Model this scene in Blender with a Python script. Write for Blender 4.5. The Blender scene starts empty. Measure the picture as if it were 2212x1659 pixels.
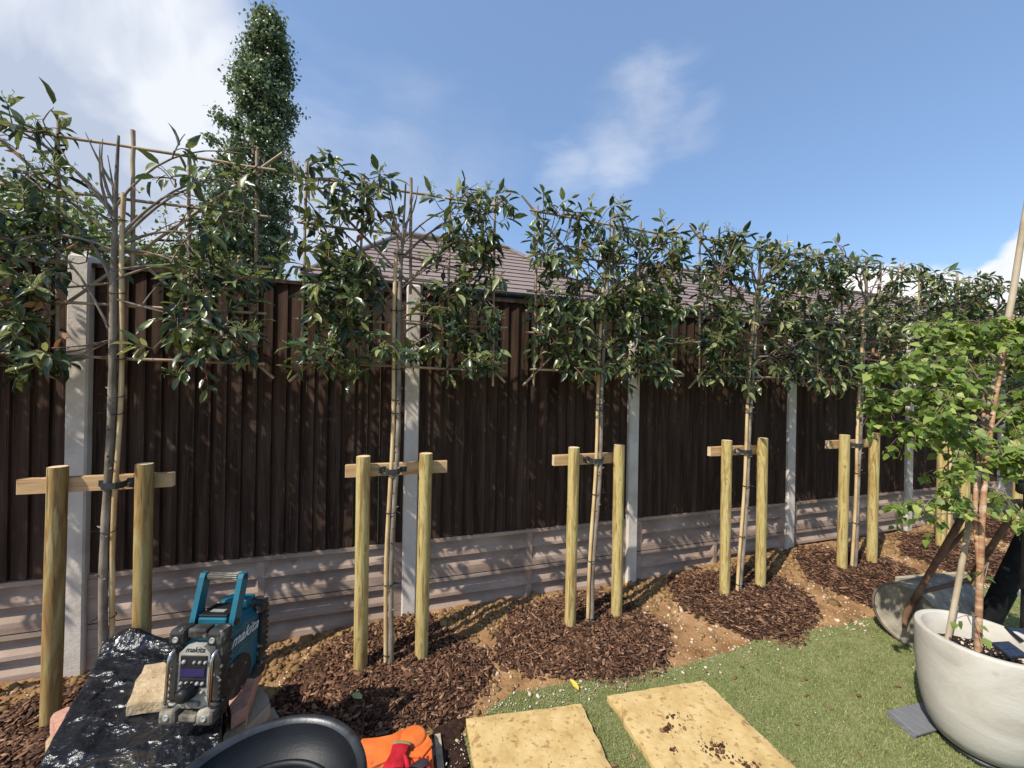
import bpy, bmesh, math, random
import numpy as np
from mathutils import Vector, Matrix, noise as mnoise

# ------------------------------------------------------------------ camera, sky, sun
scene = bpy.context.scene
COL = scene.collection
R = math.radians
F, H, ROLL, YAW = 840.0, 1.75, 0.018, R(17.7)      # focal length in reference pixels of a 2212 px wide picture
CY, SY = math.cos(YAW), math.sin(YAW)
cam_d = bpy.data.cameras.new("camera"); cam = bpy.data.objects.new("camera", cam_d); COL.objects.link(cam)
cam_d.sensor_width = 36; cam_d.lens = 36 * F / 2212; cam_d.clip_start = 0.02; cam_d.clip_end = 3000
cam.matrix_world = Matrix.Translation((0, 0, H)) @ Matrix.Rotation(-YAW, 4, 'Z') @ Matrix.Rotation(R(90), 4, 'X') @ Matrix.Rotation(ROLL, 4, 'Z')
scene.camera = cam
scene.view_settings.view_transform = 'Standard'; scene.view_settings.look = 'None'
scene.view_settings.exposure = 0.38; scene.view_settings.gamma = 1.0

def ray(x, y):
    a, b = x - 1106, y - 829.5
    c, s = math.cos(ROLL), math.sin(ROLL)
    u, v = (a * c + b * s) / F, (-a * s + b * c) / F
    return Vector((CY * u + SY, -SY * u + CY, -v))
def onz(x, y, z=0.0):
    d = ray(x, y); t = (z - H) / d.z; return Vector((d.x * t, d.y * t, z))
def onY(x, y, Y):
    d = ray(x, y); t = Y / d.y; return Vector((d.x * t, Y, H + d.z * t))
def onX(x, y, X):
    d = ray(x, y); t = X / d.x; return Vector((X, d.y * t, H + d.z * t))
def atZ(x, y, Z):
    d = ray(x, y); return Vector((d.x * Z, d.y * Z, H + d.z * Z))
def cw(a, b, z=0.0):      # right / forward metres to world
    return Vector((CY * a + SY * b, -SY * a + CY * b, z))

SUN_TRAVEL = Vector((2.1, 1.0, -2.67)).normalized()
elev = math.asin(-SUN_TRAVEL.z); azim = math.atan2(-SUN_TRAVEL.x, -SUN_TRAVEL.y)
sun_d = bpy.data.lights.new("sun", 'SUN'); sun = bpy.data.objects.new("sun", sun_d); COL.objects.link(sun)
sun_d.energy = 4.4; sun_d.angle = R(0.5); sun_d.color = (1.0, 0.94, 0.84)
sun.rotation_euler = SUN_TRAVEL.to_track_quat('-Z', 'Y').to_euler()
sun.location = (-10, -5, 15)

world = bpy.data.worlds.new("World"); scene.world = world; world.use_nodes = True
def build_world():
    nt = world.node_tree; N = nt.nodes; L = nt.links; N.clear()
    out = N.new('ShaderNodeOutputWorld'); bg = N.new('ShaderNodeBackground')
    sky = N.new('ShaderNodeTexSky'); sky.sky_type = 'NISHITA'; sky.sun_disc = False
    sky.sun_elevation = elev; sky.sun_rotation = azim; sky.air_density = 1.0; sky.dust_density = 1.0; sky.ozone_density = 1.6
    tc = N.new('ShaderNodeTexCoord')
    nz = N.new('ShaderNodeTexNoise'); nz.inputs['Scale'].default_value = 3.2; nz.inputs['Detail'].default_value = 7; nz.inputs['Roughness'].default_value = .52
    L.new(tc.outputs['Generated'], nz.inputs['Vector'])
    sub = N.new('ShaderNodeVectorMath'); sub.operation = 'SUBTRACT'; sub.inputs[1].default_value = (.5, .5, .5)
    L.new(nz.outputs['Color'], sub.inputs[0])
    def warped(amt):
        sc = N.new('ShaderNodeVectorMath'); sc.operation = 'SCALE'; sc.inputs['Scale'].default_value = amt
        L.new(sub.outputs[0], sc.inputs[0])
        ad = N.new('ShaderNodeVectorMath'); ad.operation = 'ADD'
        L.new(tc.outputs['Generated'], ad.inputs[0]); L.new(sc.outputs[0], ad.inputs[1]); return ad.outputs[0]
    w1 = warped(.16)
    def warped2(scale, st, amt, rot=0):
        mp = N.new('ShaderNodeMapping'); mp.inputs['Scale'].default_value = st; mp.inputs['Rotation'].default_value = (0, rot, 0); L.new(tc.outputs['Generated'], mp.inputs['Vector'])
        z_ = N.new('ShaderNodeTexNoise'); z_.inputs['Scale'].default_value = scale; z_.inputs['Detail'].default_value = 8; z_.inputs['Roughness'].default_value = .6; L.new(mp.outputs[0], z_.inputs['Vector'])
        sb = N.new('ShaderNodeVectorMath'); sb.operation = 'SUBTRACT'; sb.inputs[1].default_value = (.5, .5, .5); L.new(z_.outputs['Color'], sb.inputs[0])
        sc = N.new('ShaderNodeVectorMath'); sc.operation = 'SCALE'; sc.inputs['Scale'].default_value = amt; L.new(sb.outputs[0], sc.inputs[0])
        ad = N.new('ShaderNodeVectorMath'); ad.operation = 'ADD'; L.new(tc.outputs['Generated'], ad.inputs[0]); L.new(sc.outputs[0], ad.inputs[1]); return ad.outputs[0]
    w2 = warped2(3.0, (1, 1, 3.2), .30, .35); w3 = warped2(9, (1, 1, 1.3), .07)
    mask = None
    # blobs: picture direction, radius, softness, opacity, which warp
    blobs = [((40, 60), .28, .10, 1.0, w1), ((-150, 330), .45, .14, 1.0, w1), ((230, 230), .20, .10, 1.0, w1), ((330, 330), .13, .10, .97, w1), ((120, 480), .30, .2, .9, w1),
             ((700, 370), .12, .22, .45, w2), ((880, 390), .12, .2, .38, w2), ((620, 520), .2, .2, .75, w1), ((1400, 235), .055, .12, .55, w2), ((1330, 330), .07, .13, .50, w2), ((1480, 280), .05, .12, .45, w2), ((1230, 360), .05, .10, .38, w2), ((1020, 400), .08, .2, .25, w2),
             ((2225, 640), .078, .016, 1.0, w3), ((2400, 620), .12, .02, 1.0, w3), ((2130, 690), .066, .016, 1.0, w3), ((1870, 730), .13, .025, 1.0, w3), ((2000, 740), .12, .04, 1.0, w3), ((1740, 790), .12, .06, .9, w3)]
    mask3 = None
    for (px, r0, soft, op, wv) in blobs:
        c = ray(*px).normalized()
        d = N.new('ShaderNodeVectorMath'); d.operation = 'DISTANCE'; d.inputs[1].default_value = c
        L.new(wv, d.inputs[0])
        mr = N.new('ShaderNodeMapRange'); mr.interpolation_type = 'SMOOTHSTEP'
        mr.inputs['From Min'].default_value = r0 + soft / 2; mr.inputs['From Max'].default_value = r0 - soft / 2
        mr.inputs['To Min'].default_value = 0; mr.inputs['To Max'].default_value = op
        L.new(d.outputs['Value'], mr.inputs['Value'])
        if wv is w3:
            if mask3 is None: mask3 = mr.outputs[0]
            else:
                mx = N.new('ShaderNodeMath'); mx.operation = 'MAXIMUM'; L.new(mask3, mx.inputs[0]); L.new(mr.outputs[0], mx.inputs[1]); mask3 = mx.outputs[0]
        elif mask is None: mask = mr.outputs[0]
        else:
            mx = N.new('ShaderNodeMath'); mx.operation = 'MAXIMUM'; L.new(mask, mx.inputs[0]); L.new(mr.outputs[0], mx.inputs[1]); mask = mx.outputs[0]
    # inner grey variation of the clouds
    n2 = N.new('ShaderNodeTexNoise'); n2.inputs['Scale'].default_value = 4.2; n2.inputs['Detail'].default_value = 5; n2.inputs['Distortion'].default_value = .6
    L.new(w1, n2.inputs['Vector'])
    cr = N.new('ShaderNodeValToRGB'); e = cr.color_ramp.elements
    e[0].position = .38; e[0].color = (2.7, 3.1, 3.9, 1); e[1].position = .62; e[1].color = (4.6, 4.8, 5.2, 1)
    L.new(n2.outputs['Fac'], cr.inputs['Fac'])
    # thin streaky break-up
    tint = N.new('ShaderNodeMixRGB'); tint.blend_type = 'MULTIPLY'; tint.inputs[0].default_value = 1; tint.inputs[2].default_value = SKY_TINT
    L.new(sky.outputs[0], tint.inputs[1])
    even = N.new('ShaderNodeMixRGB'); even.inputs[0].default_value = .42; even.inputs[2].default_value = (1.42, 2.2, 3.75, 1); L.new(tint.outputs[0], even.inputs[1]); tint = even
    mix = N.new('ShaderNodeMixRGB'); L.new(mask, mix.inputs[0]); L.new(tint.outputs[0], mix.inputs[1]); L.new(cr.outputs[0], mix.inputs[2])
    cr3 = N.new('ShaderNodeValToRGB'); e = cr3.color_ramp.elements
    e[0].position = .36; e[0].color = (4.6, 4.8, 5.2, 1); e[1].position = .50; e[1].color = (6.2, 6.2, 6.2, 1); L.new(n2.outputs['Fac'], cr3.inputs['Fac'])
    mix3 = N.new('ShaderNodeMixRGB'); L.new(mask3, mix3.inputs[0]); L.new(mix.outputs[0], mix3.inputs[1]); L.new(cr3.outputs[0], mix3.inputs[2]); mix = mix3
    bg.inputs['Strength'].default_value = 0.15
    L.new(mix.outputs[0], bg.inputs['Color']); L.new(bg.outputs[0], out.inputs['Surface'])
SKY_TINT = (1.02, 1.11, 1.16, 1)
build_world()

# ------------------------------------------------------------------ helpers
def lerp(a, b, t): return a + (b - a) * t
class MB:
    """collects geometry in world coordinates, builds ONE mesh object"""
    def __init__(s): s.v = []; s.f = []; s.n = 0; s.sm = []
    def add(s, v, f, smooth=False):
        s.v.extend([tuple(p) for p in v]); s.f.extend([tuple(i + s.n for i in q) for q in f]); s.n += len(v); s.sm.extend([smooth] * len(f)); return s
    def box(s, c, size, rot=None, bev=0.0):
        sx, sy, sz = [q / 2 for q in size]; c = Vector(c)
        if bev <= 0:
            v = [Vector((x, y, z)) for z in (-sz, sz) for y in (-sy, sy) for x in (-sx, sx)]
            f = [(0, 2, 3, 1), (4, 5, 7, 6), (0, 1, 5, 4), (2, 6, 7, 3), (0, 4, 6, 2), (1, 3, 7, 5)]
            sm = False
        else:
            bm = bmesh.new(); bmesh.ops.create_cube(bm, size=1)
            for q in bm.verts: q.co = Vector((q.co.x * size[0], q.co.y * size[1], q.co.z * size[2]))
            bmesh.ops.bevel(bm, geom=bm.edges[:], offset=bev, segments=2, affect='EDGES', profile=.5)
            v = [q.co.copy() for q in bm.verts]; bm.verts.index_update(); f = [tuple(q.index for q in fc.verts) for fc in bm.faces]; bm.free(); sm = False
        if rot is not None: v = [rot @ q for q in v]
        return s.add([q + c for q in v], f, sm)
    def tube(s, pts, rad, seg=8, cap=True, smooth=True):
        pts = [Vector(p) for p in pts]
        if not hasattr(rad, '__len__'): rad = [rad] * len(pts)
        v = []; f = []
        up = Vector((0.13, 0.27, .95)); prev = None
        for i, p in enumerate(pts):
            t = (pts[min(i + 1, len(pts) - 1)] - pts[max(i - 1, 0)]).normalized()
            if prev is None:
                a = t.cross(up if abs(t.dot(up)) < .9 else Vector((1, .2, 0))).normalized()
            else:
                a = (prev - t * prev.dot(t)).normalized()
            prev = a; b = t.cross(a)
            for k in range(seg):
                an = 2 * math.pi * k / seg; v.append(p + (a * math.cos(an) + b * math.sin(an)) * rad[i])
        for i in range(len(pts) - 1):
            for k in range(seg):
                k2 = (k + 1) % seg; f.append((i * seg + k, i * seg + k2, (i + 1) * seg + k2, (i + 1) * seg + k))
        s.add(v, f, smooth)
        if cap:
            m = len(pts) - 1
            s.add([v[k] for k in range(seg)], [tuple(range(seg))[::-1]]); s.add([v[m * seg + k] for k in range(seg)], [tuple(range(seg))])
        return s
    def lathe(s, prof, c, seg=48, axis='Z', smooth=True):
        v = []; f = []; c = Vector(c)
        for (r, z) in prof:
            for k in range(seg):
                a = 2 * math.pi * k / seg
                q = Vector((r * math.cos(a), r * math.sin(a), z))
                if axis == 'X': q = Vector((q.z, q.x, q.y))
                v.append(c + q)
        for i in range(len(prof) - 1):
            for k in range(seg):
                k2 = (k + 1) % seg; f.append((i * seg + k, i * seg + k2, (i + 1) * seg + k2, (i + 1) * seg + k))
        return s.add(v, f, smooth)
    def prism(s, poly, dvec, smooth=False):
        """poly: list of points, extruded along dvec"""
        n = len(poly); poly = [Vector(p) for p in poly]; dvec = Vector(dvec)
        v = poly + [p + dvec for p in poly]
        f = [tuple(range(n))[::-1], tuple(range(n, 2 * n))] + [(i, (i + 1) % n, n + (i + 1) % n, n + i) for i in range(n)]
        return s.add(v, f, smooth)
    def build(s, name, m, parent=None, origin=None):
        me = bpy.data.meshes.new(name)
        o = bpy.data.objects.new(name, me); COL.objects.link(o)
        if parent is not None:
            o.parent = parent
            off = Vector(parent['_org']) if '_org' in parent else Vector((0, 0, 0))
            o['_org'] = tuple(off)
        else:
            off = Vector(origin) if origin is not None else Vector((0, 0, 0)); o.location = off; o['_org'] = tuple(off)
        me.from_pydata([(p[0] - off[0], p[1] - off[1], p[2] - off[2]) for p in s.v], [], s.f)
        me.materials.append(m); me.polygons.foreach_set('use_smooth', s.sm); me.update()
        return o
def np_mesh(name, V, Fq, m, parent=None, origin=(0, 0, 0), smooth=False):
    """V (n,3) array in world coordinates, Fq (m,k) array"""
    off = Vector(parent['_org']) if parent is not None else Vector(origin)
    V = V - np.array(off)
    me = bpy.data.meshes.new(name); k = Fq.shape[1]
    me.vertices.add(len(V)); me.vertices.foreach_set('co', V.astype(np.float32).ravel())
    me.loops.add(Fq.size); me.loops.foreach_set('vertex_index', Fq.astype(np.int32).ravel())
    me.polygons.add(len(Fq)); me.polygons.foreach_set('loop_start', np.arange(0, Fq.size, k, dtype=np.int32)); me.polygons.foreach_set('loop_total', np.full(len(Fq), k, dtype=np.int32))
    me.update(calc_edges=True); me.materials.append(m)
    if smooth: me.polygons.foreach_set('use_smooth', [True] * len(Fq))
    o = bpy.data.objects.new(name, me); COL.objects.link(o); o['_org'] = tuple(off)
    if parent is not None: o.parent = parent
    else: o.location = off
    return o
def tag(o, label=None, cat=None, group=None, kind=None):
    if label: o['label'] = label
    if cat: o['category'] = cat
    if group: o['group'] = group
    if kind: o['kind'] = kind
    return o
def thing(name, loc, label, cat, group=None):
    o = bpy.data.objects.new(name, None); COL.objects.link(o); o.location = loc; o['_org'] = tuple(loc); o.empty_display_size = .1
    return tag(o, label, cat, group)

# ------------------------------------------------------------------ materials
def mat(name, cols, rough=.7, scale=8.0, stretch=(1, 1, 1), detail=6, bump=0.0, bscale=None, spec=.4, metal=0.0, pos=None,
        coord='Object', trans=0.0, island=0.0, dist=0.0, bstretch=None, speck=None, rgh=.55, bdist=.004, crumple=0):
    """cols: 2..4 colours blended by noise. speck=(colour, scale, threshold): small spots of another colour"""
    m = bpy.data.materials.new(name); m.use_nodes = True; nt = m.node_tree; N = nt.nodes; L = nt.links
    b = N['Principled BSDF']; out = N['Material Output']
    tc = N.new('ShaderNodeTexCoord'); mp = N.new('ShaderNodeMapping'); mp.inputs['Scale'].default_value = stretch
    L.new(tc.outputs[coord], mp.inputs['Vector'])
    vec = mp.outputs[0]
    if coord == 'Object':
        oi = N.new('ShaderNodeObjectInfo'); ad = N.new('ShaderNodeVectorMath'); ad.operation = 'ADD'
        sc = N.new('ShaderNodeVectorMath'); sc.operation = 'SCALE'; sc.inputs[0].default_value = (37, 23, 11)
        L.new(oi.outputs['Random'], sc.inputs['Scale']); L.new(vec, ad.inputs[0]); L.new(sc.outputs[0], ad.inputs[1]); vec = ad.outputs[0]
    nz = N.new('ShaderNodeTexNoise'); nz.inputs['Scale'].default_value = scale; nz.inputs['Detail'].default_value = detail; nz.inputs['Roughness'].default_value = rgh; nz.inputs['Distortion'].default_value = dist
    L.new(vec, nz.inputs['Vector'])
    fac = nz.outputs['Fac']
    if island > 0:
        g = N.new('ShaderNodeNewGeometry'); mx = N.new('ShaderNodeMix'); mx.data_type = 'FLOAT'; mx.inputs[0].default_value = island
        L.new(fac, mx.inputs[2]); L.new(g.outputs['Random Per Island'], mx.inputs[3]); fac = mx.outputs[0]
    cr = N.new('ShaderNodeValToRGB'); el = cr.color_ramp.elements
    n = len(cols); ps = pos or ([.32 + .36 * i / (n - 1) for i in range(n)] if island < .5 else [.02 + .96 * i / (n - 1) for i in range(n)])
    while len(el) < n: el.new(.5)
    for i, c in enumerate(cols): el[i].position = ps[i]; el[i].color = (*c, 1)
    L.new(fac, cr.inputs['Fac'])
    col = cr.outputs[0]
    if speck:
        for sp_ in (speck if isinstance(speck, list) else [speck]):
            sc_, ss, th = sp_[:3]
            n3 = N.new('ShaderNodeTexNoise'); n3.inputs['Scale'].default_value = ss; n3.inputs['Detail'].default_value = 6
            if len(sp_) > 3:
                mp3 = N.new('ShaderNodeMapping'); mp3.inputs['Scale'].default_value = sp_[3]; L.new(tc.outputs[coord], mp3.inputs['Vector']); L.new(mp3.outputs[0], n3.inputs['Vector'])
            else: L.new(tc.outputs[coord], n3.inputs['Vector'])
            mr = N.new('ShaderNodeMapRange'); mr.inputs['From Min'].default_value = th; mr.inputs['From Max'].default_value = th + .08
            L.new(n3.outputs['Fac'], mr.inputs['Value'])
            mm = N.new('ShaderNodeMixRGB'); L.new(mr.outputs[0], mm.inputs[0]); L.new(col, mm.inputs[1]); mm.inputs[2].default_value = (*sc_, 1); col = mm.outputs[0]
    L.new(col, b.inputs['Base Color'])
    b.inputs['Roughness'].default_value = rough; b.inputs['Specular IOR Level'].default_value = spec; b.inputs['Metallic'].default_value = metal
    if bump > 0:
        bn = N.new('ShaderNodeTexNoise'); bn.inputs['Scale'].default_value = bscale or scale * 3; bn.inputs['Detail'].default_value = 6
        if bstretch:
            mp2 = N.new('ShaderNodeMapping'); mp2.inputs['Scale'].default_value = bstretch; L.new(tc.outputs[coord], mp2.inputs['Vector']); L.new(mp2.outputs[0], bn.inputs['Vector'])
        else: L.new(vec, bn.inputs['Vector'])
        bp = N.new('ShaderNodeBump'); bp.inputs['Strength'].default_value = min(1, bump); bp.inputs['Distance'].default_value = bdist
        hgt_ = bn.outputs['Fac']
        if crumple:
            dn = N.new('ShaderNodeMixRGB'); dn.blend_type = 'ADD'; dn.inputs[0].default_value = .12; L.new(tc.outputs[coord], dn.inputs[1]); L.new(bn.outputs['Color'], dn.inputs[2])
            for vs, wt in ((crumple, .9), (crumple * 2.7, .4)):
                vn = N.new('ShaderNodeTexVoronoi'); vn.inputs['Scale'].default_value = vs; L.new(dn.outputs[0], vn.inputs['Vector'])
                ma = N.new('ShaderNodeMath'); ma.operation = 'MULTIPLY_ADD'; ma.inputs[1].default_value = wt; L.new(vn.outputs['Distance'], ma.inputs[0]); L.new(hgt_, ma.inputs[2]); hgt_ = ma.outputs[0]
        L.new(hgt_, bp.inputs['Height']); L.new(bp.outputs[0], b.inputs['Normal'])
    if trans > 0:
        tr = N.new('ShaderNodeBsdfTranslucent'); hs = N.new('ShaderNodeHueSaturation'); hs.inputs['Value'].default_value = 1.9; hs.inputs['Saturation'].default_value = 1.15
        L.new(col, hs.inputs['Color']); L.new(hs.outputs[0], tr.inputs['Color'])
        ms = N.new('ShaderNodeMixShader'); ms.inputs[0].default_value = trans
        L.new(b.outputs[0], ms.inputs[1]); L.new(tr.outputs[0], ms.inputs[2]); L.new(ms.outputs[0], out.inputs['Surface'])
    return m

M = {}
M['board'] = mat('fence_board', [(.028, .016, .011), (.050, .030, .021), (.080, .050, .037)], rough=.85, scale=2.2, stretch=(9, 9, .55), bump=.35, bscale=9, bstretch=(14, 14, .8), spec=.08, speck=[((.13, .095, .075), 6.5, .68), ((.10, .068, .052), 3, .60, (60, 60, 1.3)), ((.015, .009, .007), 3, .62, (45, 45, .9))])
M['post'] = mat('concrete_post_mat', [(.50, .435, .37), (.60, .53, .455), (.66, .59, .52)], rough=.92, scale=7, bump=.5, bscale=70, speck=[((.2, .19, .17), 60, .70)], spec=.2)
M['gravelboard'] = mat('gravel_board_mat', [(.25, .175, .135), (.33, .24, .185), (.42, .32, .25)], rough=.92, scale=3.5, stretch=(1, 1, 2.5), bump=.4, bscale=60, speck=[((.22, .12, .09), 6, .69)], spec=.2)
M['stake'] = mat('treated_pine', [(.24, .14, .045), (.40, .29, .10), (.49, .40, .17), (.30, .185, .065)], rough=.65, rgh=.65, scale=3.0, stretch=(8, 8, 1.0), dist=1.6, bump=.3, bscale=20, bstretch=(3, 3, .4), spec=.3, speck=[((.15, .085, .03), 11, .66), ((.55, .50, .28), 17, .70), ((.10, .06, .025), 3, .66, (30, 30, 1.2)), ((.26, .165, .06), 4, .56, (16, 16, .8))])
M['stake_shaded'] = mat('treated_pine_shaded', [(.18, .10, .035), (.30, .19, .065), (.36, .29, .12)], rough=.7, scale=2.6, stretch=(7, 7, 1.0), dist=1.8, bump=.3, bscale=20, spec=.3, speck=[((.10, .055, .02), 10, .66), ((.07, .04, .018), 3, .64, (30, 30, 1.2)), ((.40, .32, .15), 4, .60, (12, 12, 1.0))])  # darker copy of the stake pine for the leftmost frame: shade painted into the colour
M['batten'] = mat('sawn_softwood', [(.36, .20, .085), (.50, .32, .16), (.58, .40, .22)], rough=.75, scale=3.0, stretch=(1, 6, 12), dist=1.2, bump=.2, bscale=30, spec=.25, speck=[((.20, .10, .04), 12, .73)])
M['endgrain'] = mat('end_grain', [(.62, .45, .26), (.72, .56, .36)], rough=.8, scale=14)
M['bamboo'] = mat('bamboo', [(.40, .24, .10), (.56, .40, .20), (.64, .49, .27)], rough=.5, scale=5, stretch=(3, 3, 1), bump=.15, bscale=20, spec=.4, speck=[((.22, .12, .06), 9, .70)])
M['cane'] = mat('thin_cane', [(.22, .15, .09), (.35, .25, .155), (.46, .35, .22)], rough=.6, scale=8, spec=.35)
M['bark'] = mat('young_bark', [(.12, .095, .07), (.21, .17, .13), (.31, .255, .195)], rough=.85, scale=9, stretch=(2, 2, 1), bump=.5, bscale=40, spec=.25, speck=[((.34, .17, .08), 9, .70)])
M['twig'] = mat('twig_bark', [(.13, .085, .06), (.24, .18, .135)], rough=.8, scale=12, spec=.25)
M['tie'] = mat('rubber_tie', [(.012, .012, .014), (.022, .022, .025)], rough=.5, scale=12)
M['strap'] = mat('black_rubber_strap', [(.018, .019, .021), (.04, .042, .046)], rough=.55, scale=22, bump=.2, bscale=50)
M['leaf'] = mat('evergreen_leaf', [(.024, .040, .018), (.044, .070, .028), (.085, .115, .040), (.18, .205, .070), (.38, .39, .17)], rough=.33, scale=9, island=.82, trans=.2, spec=.55, pos=[.06, .34, .58, .78, .94])
M['leaf_dry'] = mat('dry_leaf', [(.24, .10, .04), (.42, .24, .12)], rough=.7, scale=12, island=.5, trans=.15)
M['flower'] = mat('flower_stalks', [(.16, .18, .05), (.28, .30, .10), (.36, .33, .15)], rough=.7, scale=14, island=.6)
M['redtwig'] = mat('red_shoot', [(.16, .035, .03), (.26, .07, .05)], rough=.5, scale=14)
M['poplar'] = mat('poplar_leaf', [(.042, .062, .026), (.080, .11, .045), (.145, .18, .085), (.30, .34, .21)], rough=.35, scale=1.4, island=.8, trans=.25, spec=.6)
M['shrub'] = mat('shrub_leaf', [(.045, .07, .018), (.11, .145, .035), (.22, .25, .07)], rough=.5, scale=1.5, island=.7, trans=.3)
M['hedge'] = mat('hedge_leaf', [(.10, .14, .035), (.19, .25, .07), (.32, .38, .15)], rough=.5, scale=1.5, island=.7, trans=.3)
M['birchleaf'] = mat('birch_leaf', [(.07, .11, .02), (.125, .185, .034), (.20, .27, .058), (.40, .43, .13)], rough=.48, scale=9, island=.85, trans=.35, spec=.4)
M['birchbark'] = mat('birch_bark', [(.22, .10, .045), (.38, .21, .11), (.55, .41, .28)], rough=.6, scale=5, stretch=(2, 2, 8), bump=.4, bscale=20, spec=.4, speck=[((.6, .48, .36), 12, .64)])
M['greycane'] = mat('weathered_cane', [(.27, .205, .13), (.38, .30, .20), (.47, .39, .28)], rough=.7, scale=7, bump=.2, bscale=30)
M['darkcane'] = mat('brown_bamboo_cane', [(.20, .145, .085), (.33, .25, .15), (.42, .33, .19)], rough=.65, scale=12, stretch=(3, 3, 1), bump=.3, bscale=40)
M['soil'] = mat('clay_soil', [(.15, .080, .036), (.29, .162, .075), (.39, .235, .12)], rough=.97, scale=5, detail=10, bump=1.0, bscale=45, spec=.1, speck=[((.55, .47, .36), 55, .70), ((.10, .06, .03), 16, .66)], rgh=.65, bdist=.012)
M['lump'] = mat('soil_lump', [(.10, .06, .028), (.24, .145, .065), (.34, .22, .11)], rough=.97, scale=10, island=.6, bump=.7, bscale=60, spec=.1)
M['pebble'] = mat('pebble', [(.42, .29, .17), (.52, .40, .28), (.64, .55, .44)], rough=.85, scale=10, island=.8)
M['perlite'] = mat('perlite', [(.55, .45, .35), (.68, .62, .55)], rough=.9, scale=10, island=.8)
M['chip'] = mat('bark_chip', [(.032, .015, .008), (.072, .034, .019), (.13, .064, .036), (.24, .13, .075), (.46, .30, .18)], rough=.82, scale=12, island=.88, bump=.3, bscale=60, spec=.25, pos=[.05, .35, .65, .88, .99])
M['mulchbase'] = mat('mulch_base', [(.020, .010, .007), (.045, .022, .015)], rough=.95, scale=30, bump=1.0, bscale=60, spec=.1, bdist=.012)
M['turf'] = mat('turf_backing', [(.15, .165, .06), (.20, .215, .085), (.26, .25, .12)], rough=.9, scale=9, detail=9, bump=.8, bscale=160, spec=.1, bdist=.012)
M['blade'] = mat('turf_blade', [(.13, .165, .055), (.20, .235, .085), (.28, .29, .12), (.40, .36, .20)], rough=.7, scale=1.6, island=.6, trans=.15, spec=.3)
M['slab'] = mat('sandstone_slab', [(.42, .28, .11), (.53, .375, .165), (.60, .45, .22)], rough=.9, scale=9, detail=12, bump=.6, bscale=40, spec=.15, rgh=.7, speck=[((.36, .23, .095), 22, .585), ((.26, .15, .07), 45, .61), ((.15, .085, .045), 26, .67)])
M['stonepink'] = mat('pink_stone', [(.36, .17, .12), (.48, .26, .19), (.56, .36, .28)], rough=.95, scale=16, rgh=.7, bump=1.0, bdist=.006, bscale=40, spec=.2)
M['stonetan'] = mat('tan_stone', [(.32, .22, .12), (.45, .33, .20), (.55, .43, .28)], rough=.95, scale=14, detail=10, rgh=.7, bump=1.0, bdist=.007, bscale=55, spec=.15, speck=[((.2, .14, .09), 22, .68)])
M['stonegrey'] = mat('grey_stone', [(.22, .18, .13), (.34, .29, .21), (.44, .38, .29)], rough=.92, scale=6, bump=.7, bscale=35, spec=.15)
M['potmat'] = mat('pale_concrete_pot', [(.37, .335, .28), (.47, .435, .375), (.53, .50, .44)], rough=.9, scale=2.6, stretch=(1, 1, 1.6), dist=1.2, bump=.3, bscale=50, spec=.2, speck=[((.33, .29, .24), 8, .68)])
M['potsoil'] = mat('compost', [(.018, .010, .008), (.05, .028, .02)], rough=.97, scale=30, bump=1.0, bscale=70, spec=.1, speck=[((.4, .34, .28), 90, .70)], bdist=.012)
M['steel'] = mat('weathered_steel', [(.13, .11, .08), (.27, .235, .18), (.39, .34, .27)], rough=.9, scale=7, detail=10, rgh=.7, bump=.5, bscale=30, metal=0, spec=.15, speck=[((.46, .44, .42), 26, .64), ((.24, .14, .07), 5, .70)])
M['steelrim'] = mat('worn_steel_edge', [(.16, .13, .10), (.30, .26, .20)], rough=.6, scale=12, metal=.3)
M['rust'] = mat('rusty_bar', [(.055, .03, .018), (.14, .07, .04), (.21, .12, .075)], rough=.85, scale=9, bump=.5, bscale=40, spec=.3)
M['black'] = mat('black_plastic', [(.008, .008, .009), (.018, .018, .02)], rough=.45, scale=12, bump=.15, bscale=60)
M['blackfab'] = mat('black_fabric', [(.006, .006, .007), (.015, .015, .017)], rough=.85, scale=20, bump=.3, bscale=60, spec=.2)
M['tub'] = mat('tub_plastic', [(.0045, .005, .0065), (.008, .009, .011), (.015, .016, .019)], rough=.5, scale=4, bump=.15, bscale=90, spec=.3, speck=[((.05, .053, .056), 18, .69)], stretch=(1, 1, 2))
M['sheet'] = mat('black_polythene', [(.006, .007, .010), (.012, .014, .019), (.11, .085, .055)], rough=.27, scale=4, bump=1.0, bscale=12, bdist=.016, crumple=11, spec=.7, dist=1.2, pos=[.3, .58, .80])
M['tubrim'] = mat('tub_plastic_highlight', [(.012, .013, .016), (.03, .033, .038)], rough=.38, scale=20, bump=.2, bscale=60, spec=.5)  # paler, glossier copy of the tub plastic: rim highlight put into the colour
M['tile'] = mat('grey_plastic_tile', [(.13, .13, .14), (.20, .20, .21)], rough=.6, scale=14, stretch=(8, 1, 1), bump=.2, bscale=40)
M['orange'] = mat('orange_plastic', [(.50, .105, .025), (.66, .15, .03), (.74, .20, .05)], rough=.55, scale=9, detail=9, bump=.2, bscale=60, spec=.35, speck=[((.34, .12, .06), 14, .63), ((.20, .11, .06), 40, .68)])
M['glove'] = mat('red_knit', [(.36, .012, .02), (.52, .025, .04)], rough=.95, scale=30, bump=.7, bscale=160, spec=.15)
M['cuff'] = mat('olive_cuff', [(.16, .18, .07), (.22, .24, .10)], rough=.95, scale=40)
M['glovepalm'] = mat('black_rubber_palm', [(.03, .02, .025), (.06, .045, .05)], rough=.6, scale=20)
M['teal'] = mat('teal_plastic', [(.004, .085, .125), (.007, .125, .175)], rough=.42, scale=9, spec=.5, speck=[((.40, .42, .40), 22, .73), ((.02, .05, .06), 8, .66)])
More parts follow.
